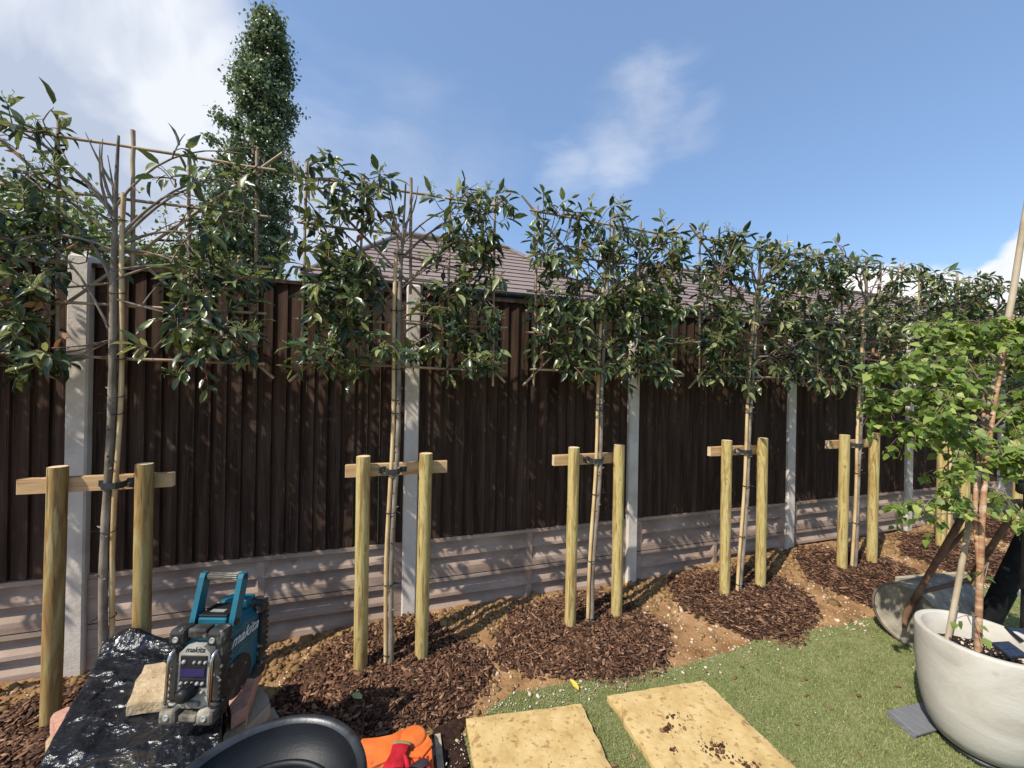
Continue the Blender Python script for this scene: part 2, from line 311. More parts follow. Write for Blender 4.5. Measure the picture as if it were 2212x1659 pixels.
M['rubber'] = mat('dusty_rubber', [(.012, .012, .012), (.030, .028, .025), (.13, .115, .09)], rough=.62, scale=14, bump=.3, bscale=60, speck=[((.36, .33, .27), 30, .62)], pos=[.35, .55, .72])
M['rubberdirty'] = mat('dirty_rubber', [(.03, .028, .023), (.13, .115, .09), (.36, .32, .25)], rough=.75, scale=20, bump=.3, bscale=60)
M['face'] = mat('silver_face', [(.20, .195, .16), (.32, .315, .27), (.44, .43, .37)], rough=.5, scale=12, metal=.1)
M['chrome'] = mat('chrome_bar', [(.45, .45, .45), (.62, .62, .62)], rough=.18, scale=14, metal=1.0)
M['button'] = mat('grey_button', [(.22, .22, .21), (.36, .36, .34)], rough=.5, scale=14)
M['lcd'] = mat('blue_display', [(.012, .012, .075), (.022, .022, .11)], rough=.18, scale=14, spec=.6)
M['blackink'] = mat('black_print', [(.01, .01, .01), (.015, .015, .015)], rough=.5, scale=5)
M['whiteink'] = mat('white_print', [(.60, .61, .60), (.7, .7, .7)], rough=.5, scale=5)
M['rooftile'] = mat('roof_tile', [(.215, .165, .15), (.235, .18, .165), (.25, .195, .18)], rough=.85, scale=1.2, bump=.15, bscale=20, spec=.2)
M['ridgetile'] = mat('ridge_tile', [(.17, .13, .12), (.23, .18, .17)], rough=.85, scale=8)
M['gutter'] = mat('black_gutter', [(.006, .006, .007), (.012, .012, .013)], rough=.4, scale=8)
M['fascia'] = mat('white_fascia', [(.55, .52, .48), (.62, .6, .56)], rough=.6, scale=8)
M['brick'] = mat('house_brick', [(.26, .14, .09), (.36, .20, .13)], rough=.9, scale=12)
M['glass'] = mat('window_glass', [(.03, .035, .04), (.04, .05, .06)], rough=.08, scale=2, spec=.8)
M['farground'] = mat('far_grass', [(.05, .08, .02), (.10, .13, .04)], rough=.95, scale=.6)
M['solar'] = mat('solar_cell', [(.012, .016, .028), (.02, .026, .045)], rough=.22, scale=40, spec=.7)
M['debriswood'] = mat('weathered_board', [(.30, .25, .17), (.44, .38, .28)], rough=.85, scale=5, stretch=(1, 6, 6), bump=.3, bscale=30)

# ------------------------------------------------------------------ ground
def sstep(a, b, x):
    t = min(1, max(0, (x - a) / (b - a))); return t * t * (3 - 2 * t)
TX = [-2.72, -1.34, 0.04, 1.42, 2.80, 4.17, 5.62, 7.05]            # pleached tree trunks
TY = 2.47
MOUND = [(x + (-.02 if i != 3 else -.08), 2.42, .60 if i in (2, 3) else .57, .47) for i, x in enumerate(TX)]
def mound(x, y):
    h = 0.0; inside = 0
    for i, (mx, my, rx, ry) in enumerate(MOUND):
        if abs(x - mx) > 1: continue
        a = math.atan2(y - my, x - mx)
        k = 1 + .10 * math.sin(3 * a + i * 1.7) + .06 * math.sin(5 * a + i)
        d = math.hypot((x - mx) / rx, (y - my) / ry) / k
        if d < 1.0: inside = max(inside, 1 - d)
    return inside
def gz(x, y):
    z = .02 * max(0, x - .5) * sstep(1.9, 2.5, y) + .05 * sstep(2.45, 2.9, y) * (.5 + .5 * math.sin(x * 1.9 + .6)) - .0
    return z
def soilz(x, y):
    n = mnoise.fractal(Vector((x * 5, y * 5, 3)), 1.0, 2.0, 4) * .013 + mnoise.fractal(Vector((x * 22, y * 22, 9)), 1.0, 2.0, 3) * .009 * sstep(2.45, 2.8, y)
    e = .04 * sstep(2.02, 2.2, y) if x < 1e9 else 0
    m = mound(x, y)
    return gz(x, y) + n * sstep(1.75, 2.05, y) + e * .4 - .012 + .032 * min(1, m * 3)
# far ground sheet (a hair below everything)
g = MB(); g.add([(-400, -60, -.09), (400, -60, -.09), (400, 900, -.09), (-400, 900, -.09)], [(0, 1, 2, 3)])
tag(g.build('ground', M['farground']), kind='structure')
def grid(x0, x1, y0, y1, st, zf):
    nx = int((x1 - x0) / st) + 1; ny = int((y1 - y0) / st) + 1
    xs = np.linspace(x0, x1, nx); ys = np.linspace(y0, y1, ny)
    V = np.array([(x, y, zf(x, y)) for y in ys for x in xs])
    i = np.arange(nx - 1)[None, :] + np.arange(ny - 1)[:, None] * nx
    Fq = np.stack([i, i + 1, i + 1 + nx, i + nx], -1).reshape(-1, 4)
    return V, Fq
V, Fq = grid(-4.5, 11.6, 1.45, 3.02, .022, soilz)
tag(np_mesh('soil_bed', V, Fq, M['soil'], smooth=True), kind='structure')
def turf_edge(x):
    return 2.035 + .02 * math.sin(x * 3.1) + .03 * math.sin(x * 1.3 + 1) - .20 * (1 - sstep(.3, .75, x)) - .03 * sstep(1.2, 1.6, x) * (1 - sstep(2.0, 2.5, x))
# lawn sheet : everything on the camera side of the edge, x > .38
bm_v = []; 
xs = np.linspace(.39, 16.0, 260)
m = MB(); pts = []
for x in xs: pts.append((x, turf_edge(x) + .012 * math.sin(x * 37) + .01 * math.sin(x * 91), .004)); 
v = []; f = []
for i, p in enumerate(pts):
    v += [(p[0], p[1], .008), (p[0], -3.0, .008)]
    if i: f.append((2 * i - 2, 2 * i - 1, 2 * i + 1, 2 * i))
m.add(v, f); tag(m.build('lawn', M['turf']), kind='structure')
# trodden dirt on the left, under the pile and the tub
V, Fq = grid(-4.5, .42, -3.0, 1.46, .06, lambda x, y: -.02 + .012 * mnoise.noise(Vector((x * 3, y * 3, 1))))
tag(np_mesh('dirt_path', V, Fq, M['soil'], smooth=True), kind='structure')

rng = np.random.default_rng(7)
# grass blades
def scatter_blades(n, area_fn):
    P = []
    while len(P) < n:
        X = rng.uniform(.385, 6.5, 20000); Y = rng.uniform(.75, 2.1, 20000)
        te = np.array([turf_edge(x) for x in X]) + rng.normal(0, .012, len(X))
        ok = Y < te
        # density falls with distance; keep what the picture can see
        Zc = SY * X + CY * Y; Xc = CY * X - SY * Y
        ok &= (Xc / Zc < 1.45) & (Zc > 1.0) & (Xc / Zc > -.35)
        ok &= rng.uniform(0, 1, len(X)) < np.clip(3.6 / Zc ** 2.0, .08, 1)
        P.append(np.stack([X[ok], Y[ok]], 1)); 
        if sum(len(p) for p in P) > n: break
    return np.concatenate(P)[:n]
P = scatter_blades(130000, None)
n = len(P); ang = rng.uniform(0, 2 * np.pi, n); hgt = rng.uniform(.006, .015, n); wd = rng.uniform(.0014, .0026, n); lean = rng.uniform(.2, 1.1, n) * hgt; la = rng.uniform(0, 2 * np.pi, n)
dx, dy = np.cos(ang) * wd, np.sin(ang) * wd
z0 = np.full(n, .007)
A = np.stack([P[:, 0] - dx, P[:, 1] - dy, z0], 1); B = np.stack([P[:, 0] + dx, P[:, 1] + dy, z0], 1)
C_ = np.stack([P[:, 0] + np.cos(la) * lean + dx * .3, P[:, 1] + np.sin(la) * lean + dy * .3, z0 + hgt], 1); D_ = np.stack([P[:, 0] + np.cos(la) * lean - dx * .3, P[:, 1] + np.sin(la) * lean - dy * .3, z0 + hgt], 1)
V = np.stack([A, B, C_, D_], 1).reshape(-1, 3); Fq = np.arange(4 * n).reshape(-1, 4)
tag(np_mesh('artificial_grass', V, Fq, M['blade']), 'short green artificial grass pile covering the lawn', 'grass', kind='stuff')

# chips / pebbles as many small solids in one mesh
def rotm(n, tilt):
    yaw = rng.uniform(0, 2 * np.pi, n); ax = rng.uniform(0, 2 * np.pi, n); t = rng.normal(0, tilt, n)
    cy_, sy_ = np.cos(yaw), np.sin(yaw); z = np.zeros(n); o = np.ones(n)
    Rz = np.stack([cy_, -sy_, z, sy_, cy_, z, z, z, o], 1).reshape(-1, 3, 3)
    ux, uy = np.cos(ax), np.sin(ax); c, s = np.cos(t), np.sin(t); q = 1 - c
    Rt = np.stack([c + ux * ux * q, ux * uy * q, uy * s, ux * uy * q, c + uy * uy * q, -ux * s, -uy * s, ux * s, c], 1).reshape(-1, 3, 3)
    return Rt @ Rz
def solids(P, L_, W_, T_, tilt):
    """wedge-like 6-sided chips; P centres (n,3)"""
    n = len(P)
    base = np.array([[-.5, -.35, 0], [-.1, -.5, 0], [.5, -.2, 0], [.42, .4, 0], [0, .5, 0], [-.45, .3, 0]])
    t = np.concatenate([base * [1, 1, 1] + [0, 0, -.5], base * [.86, .8, 1] + [0, 0, .5]])
    S = np.stack([L_, W_, T_], 1)
    J = 1 + rng.uniform(-.25, .25, (n, 12, 3)) * [1, 1, 0]
    loc = t[None] * J * S[:, None, :]
    V = np.einsum('nij,nkj->nki', rotm(n, tilt), loc) + P[:, None, :]
    quads = np.array([[i, (i + 1) % 6, 6 + (i + 1) % 6, 6 + i] for i in range(6)] + [[6, 7, 8, 9], [6, 9, 10, 11], [3, 2, 1, 0], [5, 4, 3, 0]])
    Fq = (quads[None] + 12 * np.arange(n)[:, None, None]).reshape(-1, 4)
    return V.reshape(-1, 3), Fq
def in_mound_pts(i, n):
    mx, my, rx, ry = MOUND[i]; out = []
    while len(out) < n:
        a = random.uniform(0, 2 * math.pi); r = math.sqrt(random.random())
        k = 1 + .10 * math.sin(3 * a + i * 1.7) + .06 * math.sin(5 * a + i)
        r *= k * (1 + (random.gauss(0, .045)))
        if random.random() < .012: r *= random.uniform(1.0, 1.25)
        x = mx + math.cos(a) * r * rx; y = my + math.sin(a) * r * ry
        if y < 2.9: out.append((x, y))
    return out
random.seed(3)
mlab = ['dark bark mulch patch at the far left, left of the first stakes', 'dark bark mulch patch around the leftmost tree, behind the black sheet', 'dark bark mulch patch around the second tree from the left, right of the radio',
        'dark bark mulch patch around the third tree from the left', 'dark bark mulch patch around the fourth tree, above the open lawn', 'dark bark mulch patch around the fifth tree, left of the steel roller',
        'dark bark mulch patch around the sixth tree, behind the steel roller', 'dark bark mulch patch at the far right behind the birch', 'dark bark mulch patch farthest right along the fence']
for i, cnt in enumerate([2500, 5000, 7500, 7500, 5000, 4000, 3000, 2000]):
    pts = in_mound_pts(i, cnt)
    P = np.array([(x, y, soilz(x, y) + random.uniform(-.002, .016)) for x, y in pts])
    n = len(P); L_ = rng.gamma(4, .0065, n) + .008; W_ = L_ * rng.uniform(.18, .5, n); T_ = rng.uniform(.002, .006, n)
    V, Fq = solids(P, L_, W_, T_, .42)
    o = np_mesh('bark_mulch', V, Fq, M['chip'], origin=(MOUND[i][0], MOUND[i][1], 0)); tag(o, mlab[i], 'bark mulch', 'bark mulch rings around the trees', 'stuff')
# dark underlay of mulch
for i in range(len(MOUND)):
    mx, my, rx, ry = MOUND[i]; v = [(mx, my, soilz(mx, my) + .006)]; f = []; rings = 8; seg = 40
    for r in range(1, rings + 1):
        for k in range(seg):
            a = 2 * math.pi * k / seg; kk = (1 + .10 * math.sin(3 * a + i * 1.7) + .06 * math.sin(5 * a + i)) * r / rings * .985
            x = mx + math.cos(a) * rx * kk; y = min(2.9, my + math.sin(a) * ry * kk); v.append((x, y, soilz(x, y) + .004))
    for k in range(seg): f.append((0, 1 + k, 1 + (k + 1) % seg))
    for r in range(1, rings):
        for k in range(seg):
            a = 1 + (r - 1) * seg; f.append((a + k, a + seg + k, a + seg + (k + 1) % seg, a + (k + 1) % seg))
    mm = MB(); mm.add(v, f, True); tag(mm.build('mulch_bed', M['mulchbase']), kind='structure')

# soil lumps & pebbles
n = 9000; X = rng.uniform(-3.5, 8.5, n); Y = np.where(rng.random(n) < .6, rng.uniform(2.55, 2.9, n), rng.uniform(1.7, 2.9, n))
keep = np.array([(mound(x, y) < .02 or y > 2.8) and y > turf_edge(x) + .01 for x, y in zip(X, Y)]); X, Y = X[keep], Y[keep]
P = np.array([(x, y, soilz(x, y) + .002) for x, y in zip(X, Y)]); n = len(P); L_ = rng.gamma(2.2, .008, n) + .006
V, Fq = solids(P, L_, L_ * rng.uniform(.6, 1, n), L_ * rng.uniform(.5, .8, n), .6)
tag(np_mesh('soil_lumps', V, Fq, M['lump']), 'loose orange brown clay lumps on the soil along the fence', 'soil', kind='stuff')
def pebbles(n, fn, name, label, m, s0=.004, s1=.0035, cat='gravel'):
    pts = []
    while len(pts) < n:
        x, y = fn()
        pts.append((x, y))
    P = np.array([(x, y, (soilz(x, y) if y > turf_edge(x) else .012) + .004) for x, y in pts]); L_ = rng.gamma(2.0, s1, n) + s0
    V, Fq = solids(P, L_, L_ * rng.uniform(.6, .95, n), L_ * rng.uniform(.5, .7, n), .5)
    tag(np_mesh(name, V, Fq, m), label, cat, kind='stuff')
def soilpt():
    while True:
        x = random.uniform(-3.2, 7.5); y = random.uniform(1.85, 2.88)
        if mound(x, y) < .01 and y > turf_edge(x) - .04 - abs(random.gauss(0, .05)): return x, y
pebbles(2200, soilpt, 'gravel', 'small pale pebbles strewn over the bare clay soil', M['pebble'])
def spill():
    c = random.choice([(.62, 2.0, .10, .05), (.98, 1.98, .12, .035), (.36, 1.86, .05, .12), (.33, 1.7, .04, .12), (.5, 2.03, .1, .03), (1.4, 1.95, .16, .03), (2.2, 1.7, .8, .2), (2.0, 1.6, .9, .25)])
    return random.gauss(c[0], c[2]), random.gauss(c[1], c[3])
pebbles(380, spill, 'perlite_grains', 'white perlite grains spilled on the lawn edge beside the slabs', M['perlite'], .002, .0013, 'perlite')
# loose bits on the lawn
pts = []
while len(pts) < 170:
    x = random.uniform(.5, 4.2); y = random.uniform(.9, 2.0)
    if y < turf_edge(x): pts.append((x, y, .018))
P = np.array(pts); n = len(P); L_ = rng.gamma(2.2, .007, n) + .006
V, Fq = solids(P, L_, L_ * rng.uniform(.25, .5, n), np.full(n, .003), .15)
tag(np_mesh('stray_bark', V, Fq, mat('stray_chip', [(.10, .045, .025), (.24, .11, .06), (.42, .28, .15)], scale=20, island=.9)), 'stray bark chips scattered over the artificial lawn', 'bark chips', kind='stuff')

# ------------------------------------------------------------------ fence
FY = 2.93; PX0, PS = -1.713, 1.883; GT = .583; FT = 2.413
fence = thing('garden_fence', (0, FY, 0), 'dark brown feather edge fence with concrete posts and grey gravel boards', 'fence')
def gravel_board(x0, x1, z0, nm='gravel_board'):
    hh = .289
    prof = [(0, hh), (.0, hh - .026), (.038, hh - .028), (.038, hh - .070), (.003, hh - .118), (.0, hh - .140), (.038, hh - .142), (.038, hh - .182), (.003, hh - .230), (0, hh - .255), (0, 0)]
    m = MB(); v = []
    for x in (x0, x1):
        for (y, z) in prof: v.append((x, FY + y, z0 + z))
        v.append((x, FY + .05, z0)); v.append((x, FY + .05, z0 + hh))
    n = len(prof) + 2
    m.add(v, [(i, n + i, n + (i + 1) % n, (i + 1) % n) for i in range(n)])
    # sloped dividers at both ends and mid bay
    for cx, w in ((x0 + .03, .06), ((x0 + x1) / 2, .035), (x1 - .03, .06)):
        for (za, zb) in ((hh - .141, hh - .025), (hh - .256, hh - .139)):
            zb -= .004
            m.add([(cx - w / 2, FY - .0015, z0 + za), (cx + w / 2, FY - .0015, z0 + za), (cx + w / 2, FY - .0015, z0 + zb), (cx - w / 2, FY - .0015, z0 + zb),
                   (cx - w / 2 - .035, FY + .039, z0 + za), (cx + w / 2 + .035, FY + .039, z0 + za), (cx + w / 2 + .035, FY + .039, z0 + zb), (cx - w / 2 - .035, FY + .039, z0 + zb)],
                  [(0, 1, 2, 3), (4, 0, 3, 7), (1, 5, 6, 2), (3, 2, 6, 7)])
    return m.build(nm, M['gravelboard'], fence)
for n in range(-2, 10):
    px = PX0 + PS * n
    m = MB(); w = .10; d = .03
    poly = [(px - w / 2 + .008, FY - .032), (px + w / 2 - .008, FY - .032), (px + w / 2, FY - .022), (px + w / 2, FY + .075), (px - w / 2, FY + .075), (px - w / 2, FY - .022)]
    zt = FT + .03
    m.prism([Vector((a, b, -.05)) for a, b in poly], (0, 0, zt + .05))
    m.prism([Vector((px + (a - px) * .99, FY + .02 + (b - FY - .02) * .98, zt - .001)) for a, b in poly], (0, 0, .001))
    v = [Vector((a, b, zt)) for a, b in poly]; v2 = [Vector((px + (a - px) * .72, FY + .02 + (b - FY - .02) * .72, zt + .018)) for a, b in poly]
    m.add(v + v2, [(i, (i + 1) % 6, 6 + (i + 1) % 6, 6 + i) for i in range(6)] + [(6, 7, 8, 9, 10, 11)])
    m.build('concrete_post', M['post'], fence)
    if n < 9:
        x0, x1 = px + .051, px + PS - .051
        gravel_board(x0, x1, -.004); gravel_board(x0, x1, .294)
        m = MB(); rr = random.Random(n + 40)
        nb = 21; pitch = (x1 - x0) / nb
        for k in range(nb):
            a = x0 + k * pitch; b = a + pitch; th = .0185 + rr.uniform(-.003, .003)
            yb = FY + .022; zt2 = FT - .024; zb = GT + .004 + rr.uniform(-.003, .004); off = rr.uniform(-.0015, .0015)
            ya = yb - .003 + off; yc = yb - th - .003 + off
            b2 = b - .0015
            m.add([(a, ya, zb), (b2, yc, zb), (b2, yc, zt2), (a, ya, zt2), (a, yb + .012, zb), (b2, yb + .012, zb), (b2, yb + .012, zt2), (a, yb + .012, zt2)],
                  [(0, 1, 2, 3), (1, 5, 6, 2), (4, 0, 3, 7), (3, 2, 6, 7), (0, 4, 5, 1)])
        pn = m.build('fence_panel', M['board'], fence)
        c = MB(); c.box(((x0 + x1) / 2, FY + .012, FT - .011), (x1 - x0 - .004, .05, .024)); c.build('capping_rail', M['board'], pn)

# ------------------------------------------------------------------ houses beyond the fence
def house(x0, x1, r0, r1, yf, yr, yb, ez, rz, label):
    t = thing('house', ((x0 + x1) / 2, (yf + yb) / 2, 0), label, 'house')
    w = MB(); w.prism([(x0 + .4, yf + .4, -.05), (x1 - .4, yf + .4, -.05), (x1 - .4, yb - .4, -.05), (x0 + .4, yb - .4, -.05)], (0, 0, ez + .05)); w.build('wall', M['brick'], t)
    roof = MB()
    def slope(a, b, c, d, Lc=.29):      # a,b eave ends; d,c ridge ends
        a, b, c, d = map(Vector, (a, b, c, d)); nn = (b - a).cross(d - a).normalized()
        if nn.z < 0: nn = -nn
        dist = ((a + b) / 2 - (c + d) / 2).length; hgt = (d - a) - (b - a).normalized() * (d - a).dot((b - a).normalized()); n_ = max(3, int(hgt.length / Lc))
        for k in range(n_):
            t0 = k / n_; t1 = min(1, (k + 1.25) / n_)
            A, B = a.lerp(d, t0) + nn * .036, b.lerp(c, t0) + nn * .036; C2, D2 = b.lerp(c, t1) + nn * .0, a.lerp(d, t1) + nn * .0
            roof.add([A, B, C2, D2, A - nn * .012, B - nn * .012], [(0, 1, 2, 3), (4, 5, 1, 0)])
        roof.add([a - nn * .02, b - nn * .02, c - nn * .02, d - nn * .02], [(0, 1, 2, 3)])
    P0, P1, P2, P3 = (x0, yf, ez), (x1, yf, ez), (x1, yb, ez), (x0, yb, ez); Q0, Q1 = (r0, yr, rz), (r1, yr, rz)
    slope(P0, P1, Q1, Q0); slope(P1, P2, Q1, Q1); slope(P2, P3, Q0, Q1); slope(P3, P0, Q0, Q0)
    rf = roof.build('roof', M['rooftile'], t)
    rd = MB()
    for a, b in ((P0, Q0), (P1, Q1), (Q0, Q1), (P2, Q1), (P3, Q0)):
        a, b = Vector(a), Vector(b); rd.tube([a + Vector((0, 0, .05)), b + Vector((0, 0, .05))], .085, 6)
    rd.build('ridge_tile', M['ridgetile'], rf)
    gt = MB(); gt.tube([(x0 - .05, yf - .05, ez - .06), (x1 + .05, yf - .05, ez - .06)], .07, 8); gt.tube([(x0 - .05, yf, ez - .06), (x0 - .05, yb, ez - .06)], .07, 8); gt.build('gutter', M['gutter'], rf)
    fs = MB(); fs.box(((x0 + x1) / 2, yf + .03, ez - .14), (x1 - x0, .03, .2)); fs.box(((x0 + x1) / 2, yf + .22, ez - .245), (x1 - x0 - .1, .40, .02)); fs.build('fascia', M['gutter'], rf)
    for k in range(3):
        cx = lerp(x0, x1, (k + .5) / 3); fr = MB()
        for dx_, dz_, sx_, sz_ in ((-.6, 0, .07, 1.1), (.6, 0, .07, 1.1), (0, .52, 1.13, .07), (0, -.52, 1.13, .07), (0, 0, .05, .97)): fr.box((cx + dx_, yf + .385, 3.2 + dz_), (sx_, .06, sz_))
        wf = fr.build('window', M['fascia'], t); gl = MB(); gl.box((cx, yf + .39, 3.2), (1.1, .01, .96)); gl.build('pane', M['glass'], wf)
    return t
house(-2.1, 7.0, .45, 4.0, 11, 14, 17, 4.45, 6.85, 'house with hipped brown roof behind the second tree, nearest the tall poplar')
house(7.6, 16.0, 10.4, 13.0, 11, 14, 17, 4.45, 6.85, 'house with hipped brown roof behind the third and fourth trees')
house(16.6, 41, 19.2, 37, 11, 14, 17, 4.45, 6.85, 'long house with brown roof running behind the fifth and sixth trees')

# ------------------------------------------------------------------ leaves
_old = [[0, 1, 4], [2, 3, 5], [0, 6, 1], [2, 7, 3], [1, 2, 5], [1, 5, 4], [1, 6, 7], [1, 7, 2]]
BT = (np.array([[0, 0, 0], [.35, 0, -.02], [.7, 0, -.03], [1, 0, -.06], [.22, .5, .04], [.55, .36, .03], [.22, -.5, .04], [.55, -.36, .03]]), np.array(_old))
_t = [0, .2, .48, .78, 1.0]; _w = [.36, .5, .30]
_lv = [[t, 0, -.02 * i - .02 * t * t] for i, t in enumerate(_t)] + [[_t[k + 1] - .02, _w[k], .07 - .01 * k] for k in range(3)] + [[_t[k + 1] - .02, -_w[k], .07 - .01 * k] for k in range(3)]
_lf = []
for o_ in (5, 8):
    fs_ = [[0, 1, o_], [1, 2, o_ + 1], [1, o_ + 1, o_], [2, 3, o_ + 2], [2, o_ + 2, o_ + 1], [3, 4, o_ + 2]]
    _lf += fs_ if o_ == 5 else [f_[::-1] for f_ in fs_]
LT = (np.array(_lv), np.array(_lf))
def frames(D, Nn):
    D = D / np.linalg.norm(D, axis=1, keepdims=True); S_ = np.cross(Nn, D); S_ /= np.maximum(1e-6, np.linalg.norm(S_, axis=1, keepdims=True)); U = np.cross(D, S_)
    return np.stack([D, S_, U], 2)
def leaf_mesh(name, P, D, Nn, L_, W_, m, parent, T=LT, origin=(0, 0, 0)):
    TV, TF = T; Rm = frames(D, Nn); n = len(P)
    S = np.stack([L_, W_, L_], 1)
    bend = rng.uniform(-.25, .45, n)
    loc = TV[None] * S[:, None, :]
    loc[:, :, 2] -= (TV[None, :, 0] ** 2) * (bend * L_)[:, None]
    V = np.einsum('nij,nkj->nki', Rm, loc) + P[:, None, :]
    Fq = (TF[None] + len(TV) * np.arange(n)[:, None, None]).reshape(-1, 3)
    return np_mesh(name, V.reshape(-1, 3), Fq, m, parent, origin, smooth=True)
def rdir(n): 
    v = rng.normal(size=(n, 3)); return v / np.linalg.norm(v, axis=1, keepdims=True)

# ------------------------------------------------------------------ pleached trees
def bez(a, b, c, n=7):
    a, b, c = Vector(a), Vector(b), Vector(c)
    return [(a * (1 - t) ** 2 + b * 2 * t * (1 - t) + c * t * t) for t in [i / (n - 1) for i in range(n)]]
CZ = [1.845, 2.115, 2.39, 2.66, 2.93]
tree_labels = ['pleached evergreen tree beyond the left edge of the row', 'leftmost pleached evergreen tree with bare arching branches and grey trunk, behind the radio', 'second pleached evergreen from the left, open centre, in front of the pink brown roof',
               'third pleached evergreen tree from the left, the fullest square crown', 'fourth pleached evergreen tree from the left, trunk leaning right', 'fifth pleached evergreen tree with sparse centre against white cloud', 'sixth pleached evergreen tree behind the birch foliage',
               'seventh pleached evergreen tree at the far right end of the row', 'pleached evergreen tree beyond the right edge of the row']
cen = {0: .5, 1: .10, 2: .30, 3: .9, 4: .55, 5: .3, 6: .7, 7: .9}
nsh = {0: 240, 1: 180, 2: 265, 3: 330, 4: 275, 5: 210, 6: 260, 7: 240}
lean = {0: .02, 1: .03, 2: .035, 3: .09, 4: .14, 5: .10, 6: .08, 7: .06, 8: .05}
for i, tx in enumerate(TX):
    rr = random.Random(100 + i); base = gz(tx, TY) + .02
    T = thing('pleached_tree', (tx, TY, base), tree_labels[i], 'tree', 'pleached trees along the fence')
    lx = lean[i]
    def tp(z): # trunk centreline
        t = z / 2.95; return Vector((tx + lx * t + .008 * math.sin(z * 4 + i), TY + .006 * math.sin(z * 5 + i * 2), base * 0 + z))
    cxm = tx + lx + (.02 if i != 3 else .03)       # crown centre
    side = 1 if i == 1 else -1
    # trunk
    tr = MB(); zs = [base - .05] + [.2 + .12 * k for k in range(24)]
    r0 = .0180 if i <= 1 else .0155
    rad = [r0 * (1 - .16 * (z / 3.0)) * (1 + .06 * math.sin(z * 31 + i)) if z < 2.3 else r0 * .78 * (1 - .65 * (z - 2.3) / .7) for z in zs]
    tr.tube([tp(z) for z in zs], rad, 10)
    for k in range(26):      # nodes and spur stubs
        z = rr.uniform(.25, 1.8); a = rr.uniform(0, 6.28); p = tp(z); dv = Vector((math.cos(a), math.sin(a), .5))
        tr.tube([p, p + dv * (r0 + .004), p + dv * (r0 + rr.uniform(.008, .016))], [.007, .005, .002], 5)
    trunk = tr.build('trunk', M['bark'], T)
    # branches
    br = MB(); ends = []
    for k in range(15):
        s = -1 if k % 2 else 1
        z0 = rr.choice([1.92, 2.02, 2.12, 2.22, 2.3, 2.36, 2.42, 2.5, 2.58]) + rr.uniform(-.03, .03)
        a = tp(z0); ex = cxm + s * rr.uniform(.35, .56); ez = min(2.96, z0 + rr.uniform(-.15, .55)); ey = TY + rr.uniform(-.05, .05)
        mid = (lerp(a.x, ex, rr.uniform(.35, .6)), TY + rr.uniform(-.07, .07), lerp(z0, ez, .75) + rr.uniform(.0, .16))
        pts = bez(a, mid, (ex, ey, ez), 9); r1 = rr.uniform(.0055, .0095)
        br.tube(pts, [lerp(r1, .003, j / 8) for j in range(9)], 6); ends.append(pts)
        for q in range(3):
            j = rr.randint(2, 7); p = pts[j]; e2 = p + Vector((s * rr.uniform(.02, .22), rr.uniform(-.08, .08), rr.uniform(-.12, .22)))
            m2 = p.lerp(e2, .5) + Vector((0, rr.uniform(-.02, .02), .04)); pp = bez(p, m2, e2, 5); br.tube(pp, [.0036, .0033, .003, .0025, .0018], 4); ends.append(pp)
    for k in range(4):
        a = tp(2.45 + .08 * k); e2 = a + Vector((rr.uniform(-.16, .16), rr.uniform(-.03, .03), .42 - .05 * k)); br.tube(bez(a, a.lerp(e2, .4) + Vector((rr.uniform(-.06, .06), 0, 0)), e2, 5), [.008, .007, .006, .004, .002], 6)
    br.build('branches', M['twig'] if i > 1 else M['bark'], T)
    # cane frame
    fx0, fx1 = cxm - .585, cxm + .585; yf = TY + .035
    def cane(a, b, r=.009, mm=M['cane']):
        c = MB(); a, b = Vector(a), Vector(b); nn = 9; pts = [a.lerp(b, k / nn) + Vector((rr.uniform(-1, 1), rr.uniform(-1, 1), rr.uniform(-1, 1))) * .002 for k in range(nn + 1)]
        rd = [r * (1 + (.16 if k % 2 else 0)) for k in range(nn + 1)]; c.tube(pts, rd, 7); return c.build('bamboo_cane', mm, T)
    for q, z in enumerate(CZ):
        e = rr.uniform(-.03, .03); tilt = rr.uniform(-.015, .015)
        cane((fx0 - .05 + e, yf, z + tilt), (fx1 + .06 + e, yf, z - tilt), .0072)
    for q, xx in enumerate((fx0 + .01, cxm - .27, cxm + .27, fx1 - .01)):
        cane((xx, yf + .017, 1.76 + rr.uniform(-.03, .03)), (xx + rr.uniform(-.02, .02), yf + .017, 2.99 + rr.uniform(-.02, .05)), .0075)
    cane((fx0 - .10, yf + .034, 3.05), (fx1 + .08, yf + .034, 1.76), .0075); cane((fx1 + .10, yf + .051, 3.06), (fx0 - .06, yf + .051, 1.74), .0075)
    cane((cxm + .03, yf + .0, 2.3), (cxm + .02, yf + .0, 3.02), .009)
    # thick upright bamboo next to the trunk
    bb = MB(); zt = 2.73 if i <= 1 else 2.6; o = (.0305 if i > 1 else .031) * side; pts = [Vector((tp(z).x + o, TY + .004, z)) for z in [base - .05 + k * (zt - base) / 22 for k in range(23)]]
    bb.tube(pts, [(.0110 if i <= 1 else .0125) * (1 - .1 * k / 22) * (1.10 if k % 4 == 2 else 1) for k in range(23)], 10); bb.build('bamboo_stake', M['bamboo'], T)
    # ties
    for z in [.12, .52, .95, 1.55, 1.64, 1.86, 2.2, 2.55]:
        z += rr.uniform(-.03, .03); p = tp(z); t = MB(); pts = []
        for k in range(15):
            a = 2 * math.pi * k / 14; pts.append(Vector((p.x + o / 2 + math.cos(a) * .033, TY + .002 + math.sin(a) * .020, z + .006 * math.sin(a))))
        t.tube(pts, .0028, 5, cap=False); t.tube([pts[7 if side > 0 else 0], pts[7 if side > 0 else 0] + Vector((-.02 * side, -.03, rr.uniform(-.01, .012)))], .0025, 5); t.build('rubber_tie', M['tie'], T)
    def knot(pts):
        t_ = MB(); t_.tube(pts, .004, 4); t_.build('cane_tie', M['tie'], T)
